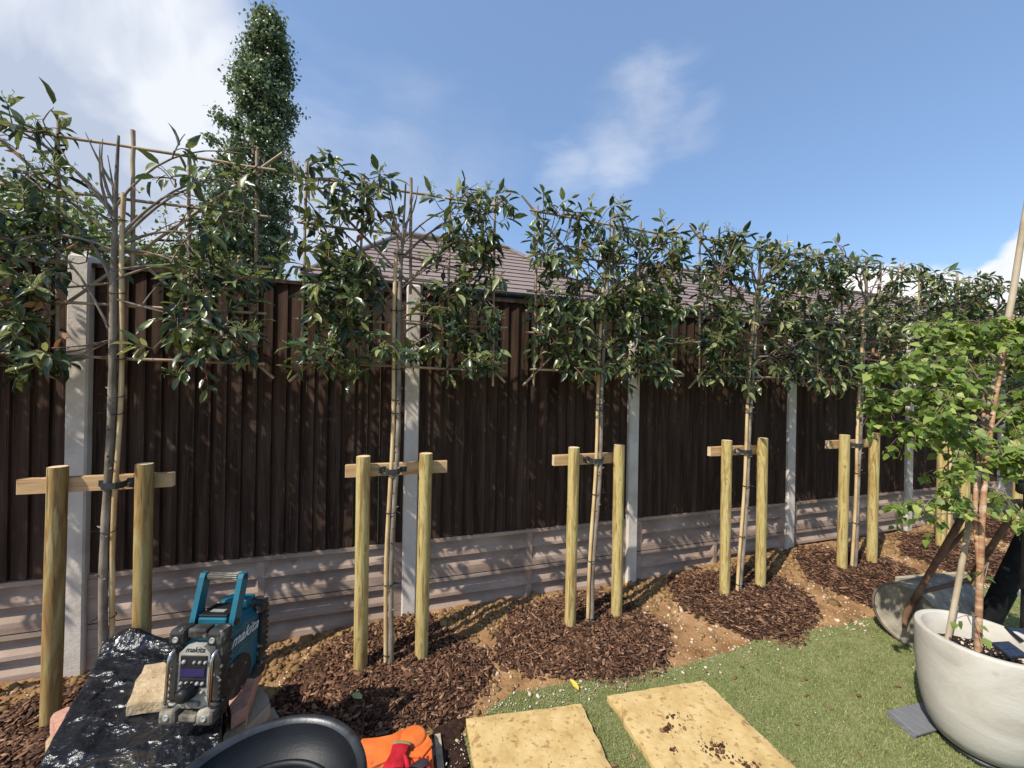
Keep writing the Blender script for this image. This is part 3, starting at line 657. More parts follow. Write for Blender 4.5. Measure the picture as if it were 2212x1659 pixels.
    for pts in ends[:22]:
        p = pts[-2]; knot([p + Vector((-.012, -.012, 0)), p + Vector((0, .018, .004)), p + Vector((.012, -.012, -.014)), p + Vector((.016, -.016, -.045))])
    for z in CZ:
        for xx in (fx0 + .01, cxm - .27, cxm + .27, fx1 - .01): knot([(xx - .012, yf - .012, z - .01), (xx + .012, yf + .03, z + .008), (xx + .012, yf - .012, z + .012), (xx - .012, yf - .014, z - .012)])
    BP = np.array([tuple(q) for pts in ends for q in pts])
    # shoots carrying leaves
    LP = []; LD = []; LN = []; LL = []; LW = []; sh = MB(); red = MB(); fl = MB(); redp = []
    cnt = 0; tries = 0
    while cnt < nsh[i] and tries < 5000:
        tries += 1
        u = rr.uniform(-1, 1); z = rr.uniform(1.80, 2.97)
        w = lerp(cen[i], 1, sstep(.15, .55, abs(u)))
        if i == 1: w *= lerp(1, .35, sstep(2.45, 2.75, z)) if u > -.2 else 1.0
        if i == 1 and u > -.2: w *= (1.0 if u > .42 else .35)
        if i in (1, 2, 4, 5) and abs(u) < .22: w *= .45
        if rr.random() > w: continue
        cnt += 1
        p = Vector((cxm + u * .575, TY + rr.gauss(0, .06), z))
        d = Vector((u * .1 + rr.gauss(0, .6), rr.gauss(-.15, .55), rr.gauss(.15, .55))).normalized(); ln = rr.uniform(.05, .12)
        e2 = p + d * ln; pp = bez(p, p.lerp(e2, .5) + Vector((0, 0, .015)), e2, 5)
        dd = ((BP - np.array(tuple(p))) ** 2).sum(1); nb_ = Vector(BP[int(dd.argmin())])
        rt_ = [nb_, nb_.lerp(p, .55) + Vector((0, 0, -.01))] if (nb_ - p).length < .32 else []
        sh.tube(rt_ + pp, ([.0034, .003] if rt_ else []) + [.0028, .0026, .0022, .002, .0014], 4)
        if rr.random() < .3: redp.append((pp[1], pp[4] + Vector((0, 0, .01))))
        nl = rr.randint(4, 8); ph = rr.uniform(0, 6.28)
        a1 = d.cross(Vector((.2, .1, 1))).normalized(); b1 = d.cross(a1)
        for q in range(nl):
            t = (q + 1) / nl; k = min(3, int(t * 4)); pos = pp[k].lerp(pp[k + 1], t * 4 - k) if k < 4 else pp[-1]
            an = ph + q * 2.4; out = a1 * math.cos(an) + b1 * math.sin(an)
            dv = (out * rr.uniform(.6, 1.0) + d * lerp(.2, 1.0, t) + Vector((0, 0, rr.uniform(-.95, .05)))).normalized()
            up = (Vector((rr.gauss(0, .45), rr.gauss(-.25, .45), 1.0)) + d * .5).normalized()
            L0 = rr.uniform(.058, .104)
            pet = pos + dv * .012; LP.append(pet); LD.append(dv); LN.append(up); LL.append(L0); LW.append(L0 * rr.uniform(.34, .46))
        if rr.random() < .22:      # flower panicle
            for q in range(9):
                e3 = e2 + Vector((rr.gauss(0, .022), rr.gauss(-.01, .022), rr.uniform(0, .06))); fl.tube([e2, e2.lerp(e3, .6) + Vector((0, 0, .006)), e3], [.0016, .0013, .001], 3)
                for w_ in range(3):
                    e4 = e3 + Vector((rr.gauss(0, .010), rr.gauss(0, .010), rr.gauss(.004, .008))); fl.tube([e3, e4], [.001, .0022], 3)
    o_ = sh.build('shoots', M['twig'], T); o_['kind'] = 'stuff'
    for a_, b_ in redp: red.tube([a_, a_.lerp(b_, .5) + Vector((0, 0, .004)), b_], [.0034, .003, .002], 4)
    o_ = red.build('red_shoots', M['redtwig'], T); o_['kind'] = 'stuff'; o_ = fl.build('flower_heads', M['flower'], T); o_['kind'] = 'stuff'
    leaf_mesh('foliage', np.array(LP), np.array(LD), np.array(LN), np.array(LL), np.array(LW), M['leaf'], T)
    if i in (1, 2, 3, 4, 5):
        k = 10; pz = np.array([(cxm + rr.uniform(-.55, .55), TY - .06, rr.uniform(1.85, 2.8)) for _ in range(k)]); leaf_mesh('dry_leaves', pz, rdir(k) * [1, .5, 1] - [0, 0, .4], rdir(k), np.full(k, .06), np.full(k, .03), M['leaf_dry'], T)

# ------------------------------------------------------------------ stake frames
SP = [(-1.557, -1.187, -1.71, -1.09), (-.127, .228, -.235, .375), (1.255, 1.633, 1.13, 1.70), (2.645, 3.03, 2.52, 3.06), (4.02, 4.43, 3.89, 4.46), (5.50, 5.90, 5.36, 5.93), (6.92, 7.33, 6.78, 7.36)]
slab_ = ['around the leftmost tree, shaded brown at the foot', 'around the second tree by a bare post', 'around the third tree, bar meeting a concrete post', 'around the fourth tree from the left', 'around the fifth tree, left of the steel roller', 'partly hidden behind the birch trunk', 'at the far right edge behind the birch leaves']
for i, (a, b, c, d) in enumerate(SP):
    T = thing('tree_stake_frame', ((a + b) / 2, 2.49, gz(a, 2.49)), 'round timber stakes with crossbar ' + slab_[i], 'tree stakes', 'timber stake frames holding the trees')
    rr = random.Random(i)
    for k, x in enumerate((a, b)):
        m = MB(); zt = 1.30 + (0.0 if k == 0 else .005) + gz(x, 2.49) * .5; r = .040 if i else .037; y = 2.51 if (i == 0 and k == 0) else 2.485
        lx, ly = rr.uniform(-.008, .012), rr.uniform(-.008, .008); prof = [(0, -.08), (1, -.08)]
        pts = [Vector((x + lx * t, y + ly * t, -.08 + (zt + .08) * t)) for t in [j / 12 for j in range(13)]]
        m.tube(pts, [r * (1 + .012 * math.sin(j * 1.7 + i)) for j in range(13)], 24, smooth=True)
        sk = m.build('stake', M['stake_shaded'] if i == 0 else M['stake'], T)
        m = MB(); m.lathe([(0, .0015), (r * .5, .0014), (r - .003, .001)], pts[-1], 24, smooth=False); m.build('cut_end', M['endgrain'], sk)
    m = MB(); zc = 1.205 + gz(c, 2.49) * .5; yb = 2.485 + .040 + .020
    m.box(((c + d) / 2, yb, zc), (d - c, .036, .075), bev=.002); cb = m.build('crossbar', M['batten'], T)
    e = MB()
    for x in (c - .0006, d + .0006): e.box((x, yb, zc), (.001, .033, .072))
    e.build('end_grain', M['endgrain'], cb)
    # strap round the trunk with buckle
    tx = TX[i + 1]; lx = lean[i + 1] * .41; xc = tx + lx; side = 1 if i == 0 else -1; oo = .031 * side
    s = MB(); pts = []
    x1_, x2_ = xc + min(0, oo) - .017, xc + max(0, oo) + .017
    sy = yb - .0195
    loop = [(x1_ - .05, sy), (x1_ - .012, sy), (x1_ - .004, TY - .008), (x1_ + .006, TY - .019), ((x1_ + x2_) / 2, TY - .0205), (x2_ - .006, TY - .019), (x2_ + .004, TY - .008), (x2_ + .012, sy), (x2_ + .05, sy)]
    for j in range(len(loop) - 1):
        (ax, ay), (bx, by) = loop[j], loop[j + 1]; dv = Vector((bx - ax, by - ay, 0)); nrm = Vector((-dv.y, dv.x, 0)).normalized() * -.003
        s.prism([Vector((ax, ay, zc - .016)), Vector((bx, by, zc - .016)), Vector((bx, by, zc - .016)) + nrm, Vector((ax, ay, zc - .016)) + nrm], (0, 0, .032))
    st = s.build('strap', M['strap'], T)
    bk = MB(); bx = (x2_ + .022) if side > 0 else (x1_ - .022); bk.box((bx, sy - .012, zc), (.03, .018, .048), bev=.004); bk.build('buckle', M['rubber'], st)
    nl = MB()
    for dx_ in ((.045, .045) if side > 0 else (-.045, -.045)):
        for dz_ in (-.009, .009): nl.lathe([(0, -.001), (.004, -.001), (.003, .0015), (0, .002)], (0, 0, 0), 8)
    nl = MB(); bxx = (x2_ + .045) if side > 0 else (x1_ - .045)
    for dz_ in (-.008, .008): nl.box((bxx, sy - .0045, zc + dz_), (.006, .003, .006), bev=.001)
    nl.build('nail', M['chrome'], st)

# ------------------------------------------------------------------ background vegetation
def clump_tree(name, label, loc, crown_fn, nclump, per, size, leafm, trunk_r, limbs, cat='tree', group=None, barkm=None, seed=1):
    rr = np.random.default_rng(seed); T = thing(name, loc, label, cat, group); loc = np.array(loc)
    C = crown_fn(nclump, rr)                           # clump centres (n,4): xyz + radius
    P = (np.repeat(C[:, :3], per, 0) + rr.normal(size=(nclump * per, 3)) * np.repeat(C[:, 3], per)[:, None] * .55) + loc
    n = len(P); D = rr.normal(size=(n, 3)) + [0, 0, -.2]; Nn = rr.normal(size=(n, 3)) + [-.6, -.5, 1.0]
    L_ = size * rr.uniform(.7, 1.3, n)
    leaf_mesh('foliage', P, D, Nn, L_, L_ * .75, leafm, T, BT)
    m = MB(); m.tube([Vector(loc) + Vector(p) for p in limbs[0]], [trunk_r * (1 - .85 * k / (len(limbs[0]) - 1)) for k in range(len(limbs[0]))], 8)
    m.build('trunk', barkm or M['bark'], T)
    lb = MB()
    idx = rr.choice(len(C), min(len(C), 70), replace=False)
    for k in idx:
        c = C[k, :3]; zt = max(.5, c[2] - rr.uniform(.8, 2.5) * (1 if limbs[1] else .5)); b0 = Vector(loc) + Vector((rr.normal() * .05, rr.normal() * .05, zt)); e = Vector(loc) + Vector(c)
        lb.tube(bez(b0, b0.lerp(e, .5) + Vector(((e - b0).x * .3, (e - b0).y * .3, -.1)), e, 5), [trunk_r * .22, trunk_r * .18, trunk_r * .14, trunk_r * .09, .01], 5)
    lb.build('limbs', M['twig'], T)
    return T
pz = 15.0; pc = atZ(548, 560, pz)       # the tall poplar
def poplar(n, rr):
    out = []
    # outline in metres relative to the trunk: (height, left, right)
    prof = [(1.0, -.9, .6), (5.5, -1.6, 1.3), (7.5, -1.9, 1.35), (9.3, -1.65, 1.35), (11.2, -1.45, 1.35), (13.0, -.95, 1.4), (14.7, -.60, 1.3), (15.7, -.15, 1.0), (16.35, .1, .75)]
    while len(out) < n:
        z = rr.uniform(1.0, 16.2)
        for (a, b) in zip(prof[:-1], prof[1:]):
            if a[0] <= z <= b[0]:
                t = (z - a[0]) / (b[0] - a[0]); l, r = a[1] + (b[1] - a[1]) * t, a[2] + (b[2] - a[2]) * t
        ang = rr.uniform(0, 2 * np.pi); rad = rr.uniform(.25, 1) ** .6; c = (l + r) / 2; hw = ((r - l) / 2 - .16) * (1 + .16 * math.sin(z * 2.6 + ang) + .08 * math.sin(z * 6.1))
        x = c + math.cos(ang) * rad * hw; y = math.sin(ang) * rad * hw
        out.append((x * CY + y * SY, -x * SY + y * CY, (z + rr.normal() * .1) * .962, rr.uniform(.18, .38)))
    return np.array(out)
clump_tree('poplar_tree', 'tall narrow dark green poplar rising high behind the fence on the left', (pc.x, pc.y, 0), poplar, 520, 115, .118, M['poplar'], .28,
           ([(0, 0, -.1), (0, .1, 5), (.1, 0, 10), (.35, 0, 15.0)], True), seed=5)
def ball(rx, ry, rz, zc, cr=(.25, .5)):
    def fn(n, rr):
        out = []
        while len(out) < n:
            d = rr.normal(size=3); d /= np.linalg.norm(d); r = rr.uniform(.3, 1) ** .45
            out.append((d[0] * rx * r, d[1] * ry * r, zc + d[2] * rz * r * (1 + .15 * rr.normal()), rr.uniform(*cr)))
        return np.array(out)
    return fn
clump_tree('shrub_tree', 'bright green bushy tree behind the fence at the left edge', (-4.6, 7.2, 0), ball(1.35, 1.2, 1.35, 2.95), 210, 60, .075, M['shrub'], .12, ([(0, 0, -.1), (.05, 0, 1.5), (0, 0, 3)], False), seed=8)
clump_tree('shrub_tree', 'thin twiggy green shrub behind the fence just left of the first trunk', (-3.15, 7.6, 0), ball(.75, .7, 1.05, 3.15, (.15, .3)), 90, 36, .06, M['shrub'], .07, ([(0, 0, -.1), (.05, 0, 1.5), (0, 0, 3)], False), seed=9)
clump_tree('shrub_tree', 'bushy tree behind the fence beyond the far left corner', (-6.9, 6.4, 0), ball(1.5, 1.3, 1.6, 2.9), 160, 50, .08, M['shrub'], .12, ([(0, 0, -.1), (.05, 0, 1.5), (0, 0, 3)], False), seed=10)
def hedgef(n, rr):
    return np.stack([rr.uniform(-2.7, 2.9, n), rr.uniform(-.5, .5, n), rr.uniform(1.2, 3.72, n) + .10 * rr.normal(size=n), rr.uniform(.15, .32, n)], 1)
clump_tree('hedge', 'low pale green hedge top showing just above the fence below the poplar', (-3.3, 8.6, 0), hedgef, 420, 44, .07, M['hedge'], .05, ([(0, 0, -.1), (.05, 0, 1), (0, 0, 2)], False), cat='hedge', seed=11)

# ------------------------------------------------------------------ paving slabs
def slab(pts, label):
    o = Vector(pts[0]); m = MB(); n = 14; th = .042; rr = random.Random(len(label))
    a, b, c, d = [Vector(p) for p in pts]; v = []; f = []
    edge = []
    for j in range(n + 1):
        for i in range(n + 1):
            p = a.lerp(b, i / n).lerp(d.lerp(c, i / n), j / n); on = i in (0, n) or j in (0, n)
            if on: p = p + Vector((rr.uniform(-.0045, .0045), rr.uniform(-.0045, .0045), 0))
            v.append((p.x, p.y, th + (.0 if not on else -.005) + .0025 * mnoise.noise(p * 14)))
    for j in range(n):
        for i in range(n):
            q = j * (n + 1) + i; f.append((q, q + n + 1, q + n + 2, q + 1))
    ring = [i for i in range(n + 1)] + [j * (n + 1) + n for j in range(1, n + 1)] + [n * (n + 1) + i for i in range(n - 1, -1, -1)] + [j * (n + 1) for j in range(n - 1, 0, -1)]
    k0 = len(v)
    for q in ring: p = v[q]; v.append((p[0], p[1], .006))
    for k in range(len(ring)): f.append((ring[k], ring[(k + 1) % len(ring)], k0 + (k + 1) % len(ring), k0 + k))
    m.add(v, f); ob = m.build('paving_slab', M['slab'], None, origin=(o.x, o.y, 0)); tag(ob, label, 'paving slab', 'sandstone paving slabs on the lawn')
s1 = onz(1008, 1568); s1b = onz(1255, 1535)
def sq(a, b, L):
    d = (b - a); n = Vector((d.y, -d.x, 0)).normalized() * L; return a, b
slab([(.413, 1.953), (1.020, 1.872), (.962, 1.262), (.36, 1.33)][0:1] + [(1.020, 1.872), (.962, 1.262), (.36, 1.33)], 'square yellow sandstone slab, left one, beside the orange case') if False else None
E3 = lambda x, y: (x, y, 0)
slab([E3(.413, 1.953), E3(1.020, 1.872), E3(.955, 1.262), E3(.372, 1.345)], 'smaller looking left yellow sandstone slab lying nearest the orange case')
slab([E3(1.185, 1.876), E3(1.793, 1.817), E3(1.785, 1.205), E3(1.165, 1.27)], 'right yellow sandstone slab with dark soil spilled across it')
# soil crumbs on the right slab
pts = []
for c, k, s_ in (((1.50, 1.44), 60, .035), ((1.36, 1.60), 25, .02), ((1.30, 1.50), 14, .012), ((1.58, 1.33), 30, .03), ((1.45, 1.62), 20, .05)):
    for _ in range(k): pts.append((random.gauss(c[0], s_), random.gauss(c[1], s_ * .7), .047))
P = np.array(pts); L_ = rng.gamma(2, .004, len(P)) + .003; V, Fq = solids(P, L_, L_ * .6, L_ * .4, .2)
tag(np_mesh('soil_crumbs', V, Fq, M['chip']), 'dark soil crumbs spilled on the right sandstone slab', 'soil', kind='stuff')

# fallen leaves
def fallen(x, y, z, L0, ang, m, label):
    o = leaf_mesh('fallen_leaf', np.array([(x, y, z)]), np.array([(math.cos(ang), math.sin(ang), .12)]), np.array([(.1, -.2, 1)]), np.array([L0]), np.array([L0 * .45]), m, None, LT, (x, y, z)); tag(o, label, 'leaf')
p = onz(1250, 1500); fallen(p.x, p.y, .024, .075, 1.9, mat('yellow_leaf', [(.62, .42, .04), (.75, .5, .08)], scale=20), 'yellow fallen leaf standing on the lawn above the slabs')
p = onz(782, 1515, .05); fallen(p.x, p.y, soilz(p.x, p.y) + .03, .085, 2.4, mat('pale_green_leaf', [(.28, .38, .14), (.36, .46, .2)], scale=20), 'pale green leaf lying on bark mulch above the black tub')
p = onz(985, 1345, .04); fallen(p.x, p.y, soilz(p.x, p.y) + .03, .07, 1.7, mat('pinkish_leaf', [(.48, .26, .14), (.55, .34, .2)], scale=20), 'pinkish brown leaf on the soil right of the second tree')
p = onz(2090, 1478 - 40, 0)

# ------------------------------------------------------------------ stone pile, polythene sheet
K = 1.3
def kz(z): return H - K * (H - z)
def stone(name, poly, z0, z1, m, label, cat='stone', raw=False):
    if not raw: poly = [(x * K, y * K) for x, y in poly]; z0, z1 = kz(z0), kz(z1)
    rr = random.Random(hash(label) % 1000 if False else len(label) * 7); mb = MB(); pts = []
    for k in range(len(poly)):
        a, b = Vector((*poly[k], 0)), Vector((*poly[(k + 1) % len(poly)], 0)); nn = max(1, int((b - a).length / .035))
        for j in range(nn): q = a.lerp(b, j / nn); pts.append(cw(q.x + rr.uniform(-.004, .004), q.y + rr.uniform(-.004, .004)))
    c = sum(pts, Vector()) / len(pts); n = len(pts); v = []
    for (z, k) in ((z0, .97), (z0 + .006, 1.0), (lerp(z0, z1, .5), 1.01), (z1 - .008, 1.0), (z1, .975)):
        for p in pts: v.append(((p.x - c.x) * k + c.x, (p.y - c.y) * k + c.y, z + rr.uniform(-.002, .002)))
    v.append((c.x, c.y, z1 + .002)); f = []
    for r in range(4):
        for k in range(n): f.append((r * n + k, r * n + (k + 1) % n, (r + 1) * n + (k + 1) % n, (r + 1) * n + k))
    for k in range(n): f.append((4 * n + k, 4 * n + (k + 1) % n, 5 * n))
    f.append(tuple(range(n))[::-1])
    mb.add(v, f); o = mb.build(name, m, None, origin=(c.x, c.y, z0)); tag(o, label, cat); return o
# core slabs, right/forward coordinates of the viewer's frame (a, b)
core = [(-1.47, 1.44), (-1.04, 1.44), (-.88, 1.22), (-.82, 1.13), (-1.20, 1.13), (-1.36, 1.25)]
def grow(p, dx, dy, k=1.0):
    cx = sum(q[0] for q in p) / len(p); cy = sum(q[1] for q in p) / len(p); return [((q[0] - cx) * k + cx + dx, (q[1] - cy) * k + cy + dy) for q in p]
def cam_ab(p): return (CY * p.x - SY * p.y, SY * p.x + CY * p.y)
def pxs(pts, z0, z1, m, label, name): return stone(name, [cam_ab(onz(x, y, z1)) for x, y in pts], z0, z1, m, label, raw=True)
stone('stone_slab', grow(core, .01, .01, 1.0), .39, .46, M['stonegrey'], 'lowest grey stone of the covered pile')
stone('stone_slab', grow(core, .0, .0, 1.0), .462, .545, M['stonetan'], 'second tan stone layer from the bottom of the covered pile')
stone('stone_slab', grow(core, .0, .0, .98), .547, .62, M['stonegrey'], 'grey stone layer just under the top of the covered pile')
stone('stone_slab', grow(core, -.01, .0, .96), .622, .70, M['stonetan'], 'topmost tan stone layer hidden under the black sheet')
pxs([(500, 1549), (532, 1528), (545, 1500), (553, 1470), (566, 1440), (552, 1428), (515, 1434), (488, 1500)], .335, .392, M['stonepink'], 'pink red stone jutting out beneath the right side of the radio', 'pink_stone')
pxs([(498, 1612), (531, 1578), (534, 1520), (505, 1500), (488, 1560), (480, 1610)], .17, .33, M['stonetan'], 'upright tan stone below the pink stone, touching the black sheet', 'tan_stone')
pxs([(534, 1572), (586, 1518), (580, 1500), (560, 1480), (535, 1500)], .20, .26, M['stonegrey'], 'grey weathered stone slab below the pink stone, above the black tub', 'grey_stone')
pxs([(560, 1588), (603, 1548), (590, 1528), (540, 1530), (530, 1590)], .07, .15, M['stonegrey'], 'lower brown grey stone between the pile and the black tub rim', 'grey_stone')
pxs([(109, 1552), (119, 1539), (148, 1525), (190, 1530), (170, 1580), (126, 1578)], .26, .33, M['stonepink'], 'pink stone poking out at the left edge of the black sheet', 'pink_stone')
pxs([(99, 1600), (108, 1587), (122, 1582), (160, 1590), (150, 1640), (101, 1622)], .16, .24, M['stonetan'], 'tan stone poking out at the left edge, lower than the pink one', 'tan_stone')
# polythene sheet
def sheet():
    N1, N2 = 120, 130; v = []; f = []
    Lf, Rf = Vector((-1.545, 1.50)), Vector((-1.08, 1.52)); Ln, Rn = Vector((-1.17, .93)), Vector((-.70, .93))
    for j in range(N2 + 1):
        t = -.10 + 1.22 * j / N2                    # 0 far edge .. 1 near edge
        for i in range(N1 + 1):
            s = -.12 + 1.30 * i / N1
            tc_, sc_ = min(1, max(0, t)), min(1, max(0, s))
            p = Lf.lerp(Rf, sc_).lerp(Ln.lerp(Rn, sc_), tc_)
            z = .722
            q = Vector((p.x * 6, p.y * 6, 0)); rg = mnoise.fractal(Vector((p.x * 4 + p.y * 2, p.y * 6 - p.x * 2, .3)), 1.2, 2.1, 3)
            ridge = 1 - abs(mnoise.noise(Vector((p.x * 7 + p.y * 2, p.y * 11 - p.x * 6, 2)))) * 2
            fine = mnoise.noise(Vector((p.x * 26 + 9, p.y * 40, 5)))
            flat = sstep(.10, .20, math.hypot((p.x + 1.0) / 1.1, (p.y - 1.2)))   # flatter under the radio
            z += (rg * .008 + max(0, ridge - .5) * .010 + fine * .0008 + .008 * max(0, 1 - 5 * abs(mnoise.noise(Vector((p.x * 3.2 + p.y * 2.2, p.y * 3.6 - p.x * 1.2, 11))))) + .005 * max(0, 1 - 4 * abs(mnoise.noise(Vector((p.x * 9 - p.y * 5, p.y * 10 + p.x * 4, 21)))))) * lerp(.15, 1, flat)
            z += .055 * math.exp(-((p.x + 1.45) / .09) ** 2 - ((p.y - 1.50) / .05) ** 2)
            # the near part sags towards the camera
            z -= .03 * sstep(.62, 1.0, t) * (1 - .5 * sc_)
            # overhang
            if s < 0: z -= -s * 2.2; p = p + Vector((s * .10, 0))
            if s > 1: z -= (s - 1) * 2.6; p = p + Vector(((s - 1) * .08 + .012 * math.sin(t * 30) * (s - 1) * 6, 0))
            if t < 0: z -= -t * 1.2; p = p + Vector((0, -t * .3))
            if t > 1: z -= (t - 1) * 3; p = p + Vector((0, -(t - 1) * .2))
            w = cw(p.x * K, p.y * K, kz(z)); v.append(w)
    for j in range(N2):
        for i in range(N1):
            a = j * (N1 + 1) + i; f.append((a, a + N1 + 1, a + N1 + 2, a + 1))
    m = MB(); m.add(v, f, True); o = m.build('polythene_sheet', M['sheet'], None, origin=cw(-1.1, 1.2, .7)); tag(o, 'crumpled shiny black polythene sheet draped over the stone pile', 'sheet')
    md = o.modifiers.new('solid', 'SOLIDIFY'); md.thickness = .0015
sheet()
zt = .47
stone('sandstone_block', [cam_ab(onz(x, y, zt)) for x, y in ((272, 1522), (292, 1470), (314, 1435), (356, 1428), (380, 1490), (372, 1508))], .418, zt, M['stonetan'], 'pale buff sandstone piece lying on the black sheet left of the radio', raw=True)

# ------------------------------------------------------------------ site radio
def radio():
    ZR = 1.10 * K; p0 = atZ(361, 1550, ZR); p1 = atZ(468, 1550, ZR)
    xdir = (p1 - p0); xdir.z = 0; W = xdir.length / K; xdir.normalize(); ydir = Vector((-xdir.y, xdir.x, 0)); zb = p0.z
    # local (x across face, y into depth, z up)
    D, Hh = .205, .240
    org = p0.copy()
    T = thing('site_radio', org + xdir * W * K / 2 + ydir * D * K / 2, 'dirty teal and black job site radio with raised handle standing on the pile', 'radio')
    tiltm = Matrix.Rotation(R(-4), 3, 'X')
    def X(x, y, z): q = (tiltm @ Vector((x, y, z))) * K; return org + xdir * q.x + ydir * q.y + Vector((0, 0, 1)) * q.z
    def wrap(mb):
        mb.v = [tuple(X(*p)) for p in mb.v]; return mb
    b = MB(); # body : chamfered housing
    pr = [(.012, .02), (W - .012, .02), (W - .006, .05), (W - .006, Hh - .04), (W - .03, Hh - .012), (.03, Hh - .012), (.006, Hh - .04), (.006, .05)]
    b.prism([(x, .018, z) for x, z in pr], (0, D - .036, 0)); wrap(b); body = b.build('body', M['teal'], T)
    b = MB(); b.box((W / 2, D * .42, Hh - .004), (W * .62, D * .34, .02), bev=.005); b.box((W / 2, D * .80, Hh + .002), (W * .60, D * .26, .03), bev=.008); wrap(b); b.build('top_housing', M['teal'], body)
    b = MB(); b.box((W / 2, D * .44, Hh + .010), (W * .62, D * .36, .008), bev=.003); wrap(b); hatch = b.build('top_hatch', M['black'], T)
    b = MB(); b.box((W / 2, D * .38, Hh + .0148), (W * .30, .014, .0016)); wrap(b); b.build('sticker', M['button'], hatch)
    # rubber bumpers: corners & edges, front and back
    for yy, nm in ((.0, 'front_bumper'), (D - .03, 'rear_bumper')):
        b = MB(); c = .030
        for cx in (.016, W - .016):
            for cz in (.018, Hh - .020): b.box((cx, yy + .014, cz), (.046, .05, .046), bev=.011)
        for cz in (.010, Hh - .010): b.box((W / 2, yy + .014, cz), (W - .085, .036, .026), bev=.006)
        for cx in (.008, W - .008):
            b.box((cx, yy + .018, Hh / 2), (.024, .036, Hh - .085), bev=.006)
            for k in range(9): b.box((cx + (.009 if cx > .05 else -.009), yy + .020, .05 + k * (Hh - .1) / 8), (.008, .042, .008), bev=.002)
        wrap(b); b.build(nm, M['rubber'], T)
    b = MB()
    for cx in (.018, W - .018): b.box((cx, -.002, .016), (.05, .048, .040), bev=.010)
    b.box((W / 2, -.003, .011), (W - .09, .034, .020), bev=.005); wrap(b); b.build('lower_bumper', M['rubberdirty'], T)
    for cx in (.018, W - .018):
        for cz in (.018, Hh - .022):
            b = MB(); bm_ = MB(); bm_.lathe([(.0, -.0135), (.0045, -.0135), (.007, -.0155), (.0085, -.012)], (0, 0, 0), 16); b.add([(cx + p[0], p[2] + (-.014 if cz < .1 else -.001), cz + p[1]) for p in bm_.v], bm_.f, True)
            wrap(b); b.build('screw_cap', M['button'], T)
    # silver face plate with cut corners
    x0, x1, z0, z1 = .026, W - .026, .030, Hh - .042
    b = MB(); ch = .020
    b.prism([(x0 + .004, -.006, z0), (x1 - .004, -.006, z0), (x1, -.006, z0 + .01), (x1, -.006, z1 - ch), (x1 - ch, -.006, z1), (x0 + ch, -.006, z1), (x0, -.006, z1 - ch), (x0, -.006, z0 + .01)], (0, .03, 0)); wrap(b); face = b.build('face_plate', M['face'], T)
    wc = W / 2
    b = MB(); b.box((wc, -.0075, z1 - .042), (x1 - x0 - .014, .004, .034), bev=.0015); b.box((wc, -.0075, z1 - .098), (x1 - x0 - .014, .004, .024), bev=.0015); b.box((wc, -.0073, z1 - .070), (x1 - x0 - .014, .003, .034), bev=.001); wrap(b); b.build('control_panel', M['black'], face)
    b = MB(); b.box((wc, -.0095, z1 - .070), (x1 - x0 - .020, .002, .020)); wrap(b); b.build('display', M['lcd'], face)
    def btn(x, z, r, m='button'):
        q = MB(); q.lathe([(0, -.0055), (r * .8, -.005), (r, -.002), (r, .004)], (0, 0, 0), 14); k = MB(); k.add([(x + p[0], p[2] - .0085, z + p[1]) for p in q.v], q.f, True); wrap(k); k.build('button', M[m], face)
    btn(x0 + .018, z1 - .041, .0058)
    for k in range(3): btn(wc + .000 + k * .0155 + .004, z1 - .042, .0046)
    for k in range(5): btn(x0 + .014 + k * (x1 - x0 - .028) / 4, z1 - .099, .0052)
    btn(x1 - .014, z1 - .122, .0045)
    b = MB(); b.box((x0 + .022, -.0068, z1 - .1215), (.022, .0015, .002)); b.box((x0 + .020, -.0068, z1 - .127), (.018, .0015, .0012)); wrap(b); b.build('print_line', M['blackink'], face)
    # knob
    q = MB(); pr = [(0, -.036), (.011, -.036), (.0125, -.034), (.0150, -.030), (.0185, -.006), (.0185, .0)]
    pr = [(a_ * 1.15, b_ * 1.1) for a_, b_ in pr]; q.lathe(pr, (0, 0, 0), 32); k = MB(); k.add([(wc - .004 + p[0], p[2] - .006, z0 + .052 + p[1]) for p in q.v], q.f, True)
    for j in range(20):
        a = 2 * math.pi * j / 20; k.tube([(wc - .004 + math.cos(a) * .0185, -.036, z0 + .052 + math.sin(a) * .0185), (wc - .004 + math.cos(a) * .0222, -.012, z0 + .052 + math.sin(a) * .0222)], .0017, 4)
    wrap(k); kn = k.build('tuning_knob', M['black'], face)
    b = MB(); b.box((wc, -.009, z0 + .014), (.052, .008, .013), bev=.003); b.box((wc, -.012, z0 + .014), (.018, .008, .018), bev=.003); wrap(b); b.build('latch', M['rubberdirty'], face)
    # chrome bars
    for cx in (.010, W - .010):
        b = MB(); b.tube([(cx, .0, Hh - .052), (cx, -.016, Hh - .060), (cx, -.022, Hh - .072), (cx, -.022, .052), (cx, -.014, .040)], .0042, 10); wrap(b); b.build('chrome_bar', M['chrome'], T)
    # handle
    zt = Hh + .112; yt = D * .44; yb = D * .30
    hd = None
    for cx in (.012, W - .010):
        b = MB(); b.prism([(cx - .008, yb - .016, Hh - .018), (cx - .008, yb + .014, Hh - .022), (cx - .008, yt + .014, zt - .005), (cx - .008, yt + .006, zt + .012), (cx - .008, yt - .010, zt + .012), (cx - .008, yt - .015, zt)], (.016, 0, 0)); wrap(b); h = b.build('handle_arm', M['teal'], T)
        b = MB(); b.tube([(cx - .010, yb, Hh - .008), (cx + .010, yb, Hh - .008)], .010, 14); b.tube([(cx - .0095, yt, zt), (cx + .0095, yt, zt)], .007, 12); wrap(b); b.build('pivot', M['black'], h)
    b = MB(); b.tube([(.016, yt, zt), (W - .016, yt, zt)], .0095, 12)
    for j in range(10):
        a = 2 * math.pi * j / 10; pass
    wrap(b); gr = b.build('grip', M['rubber'], T)
    b = MB()
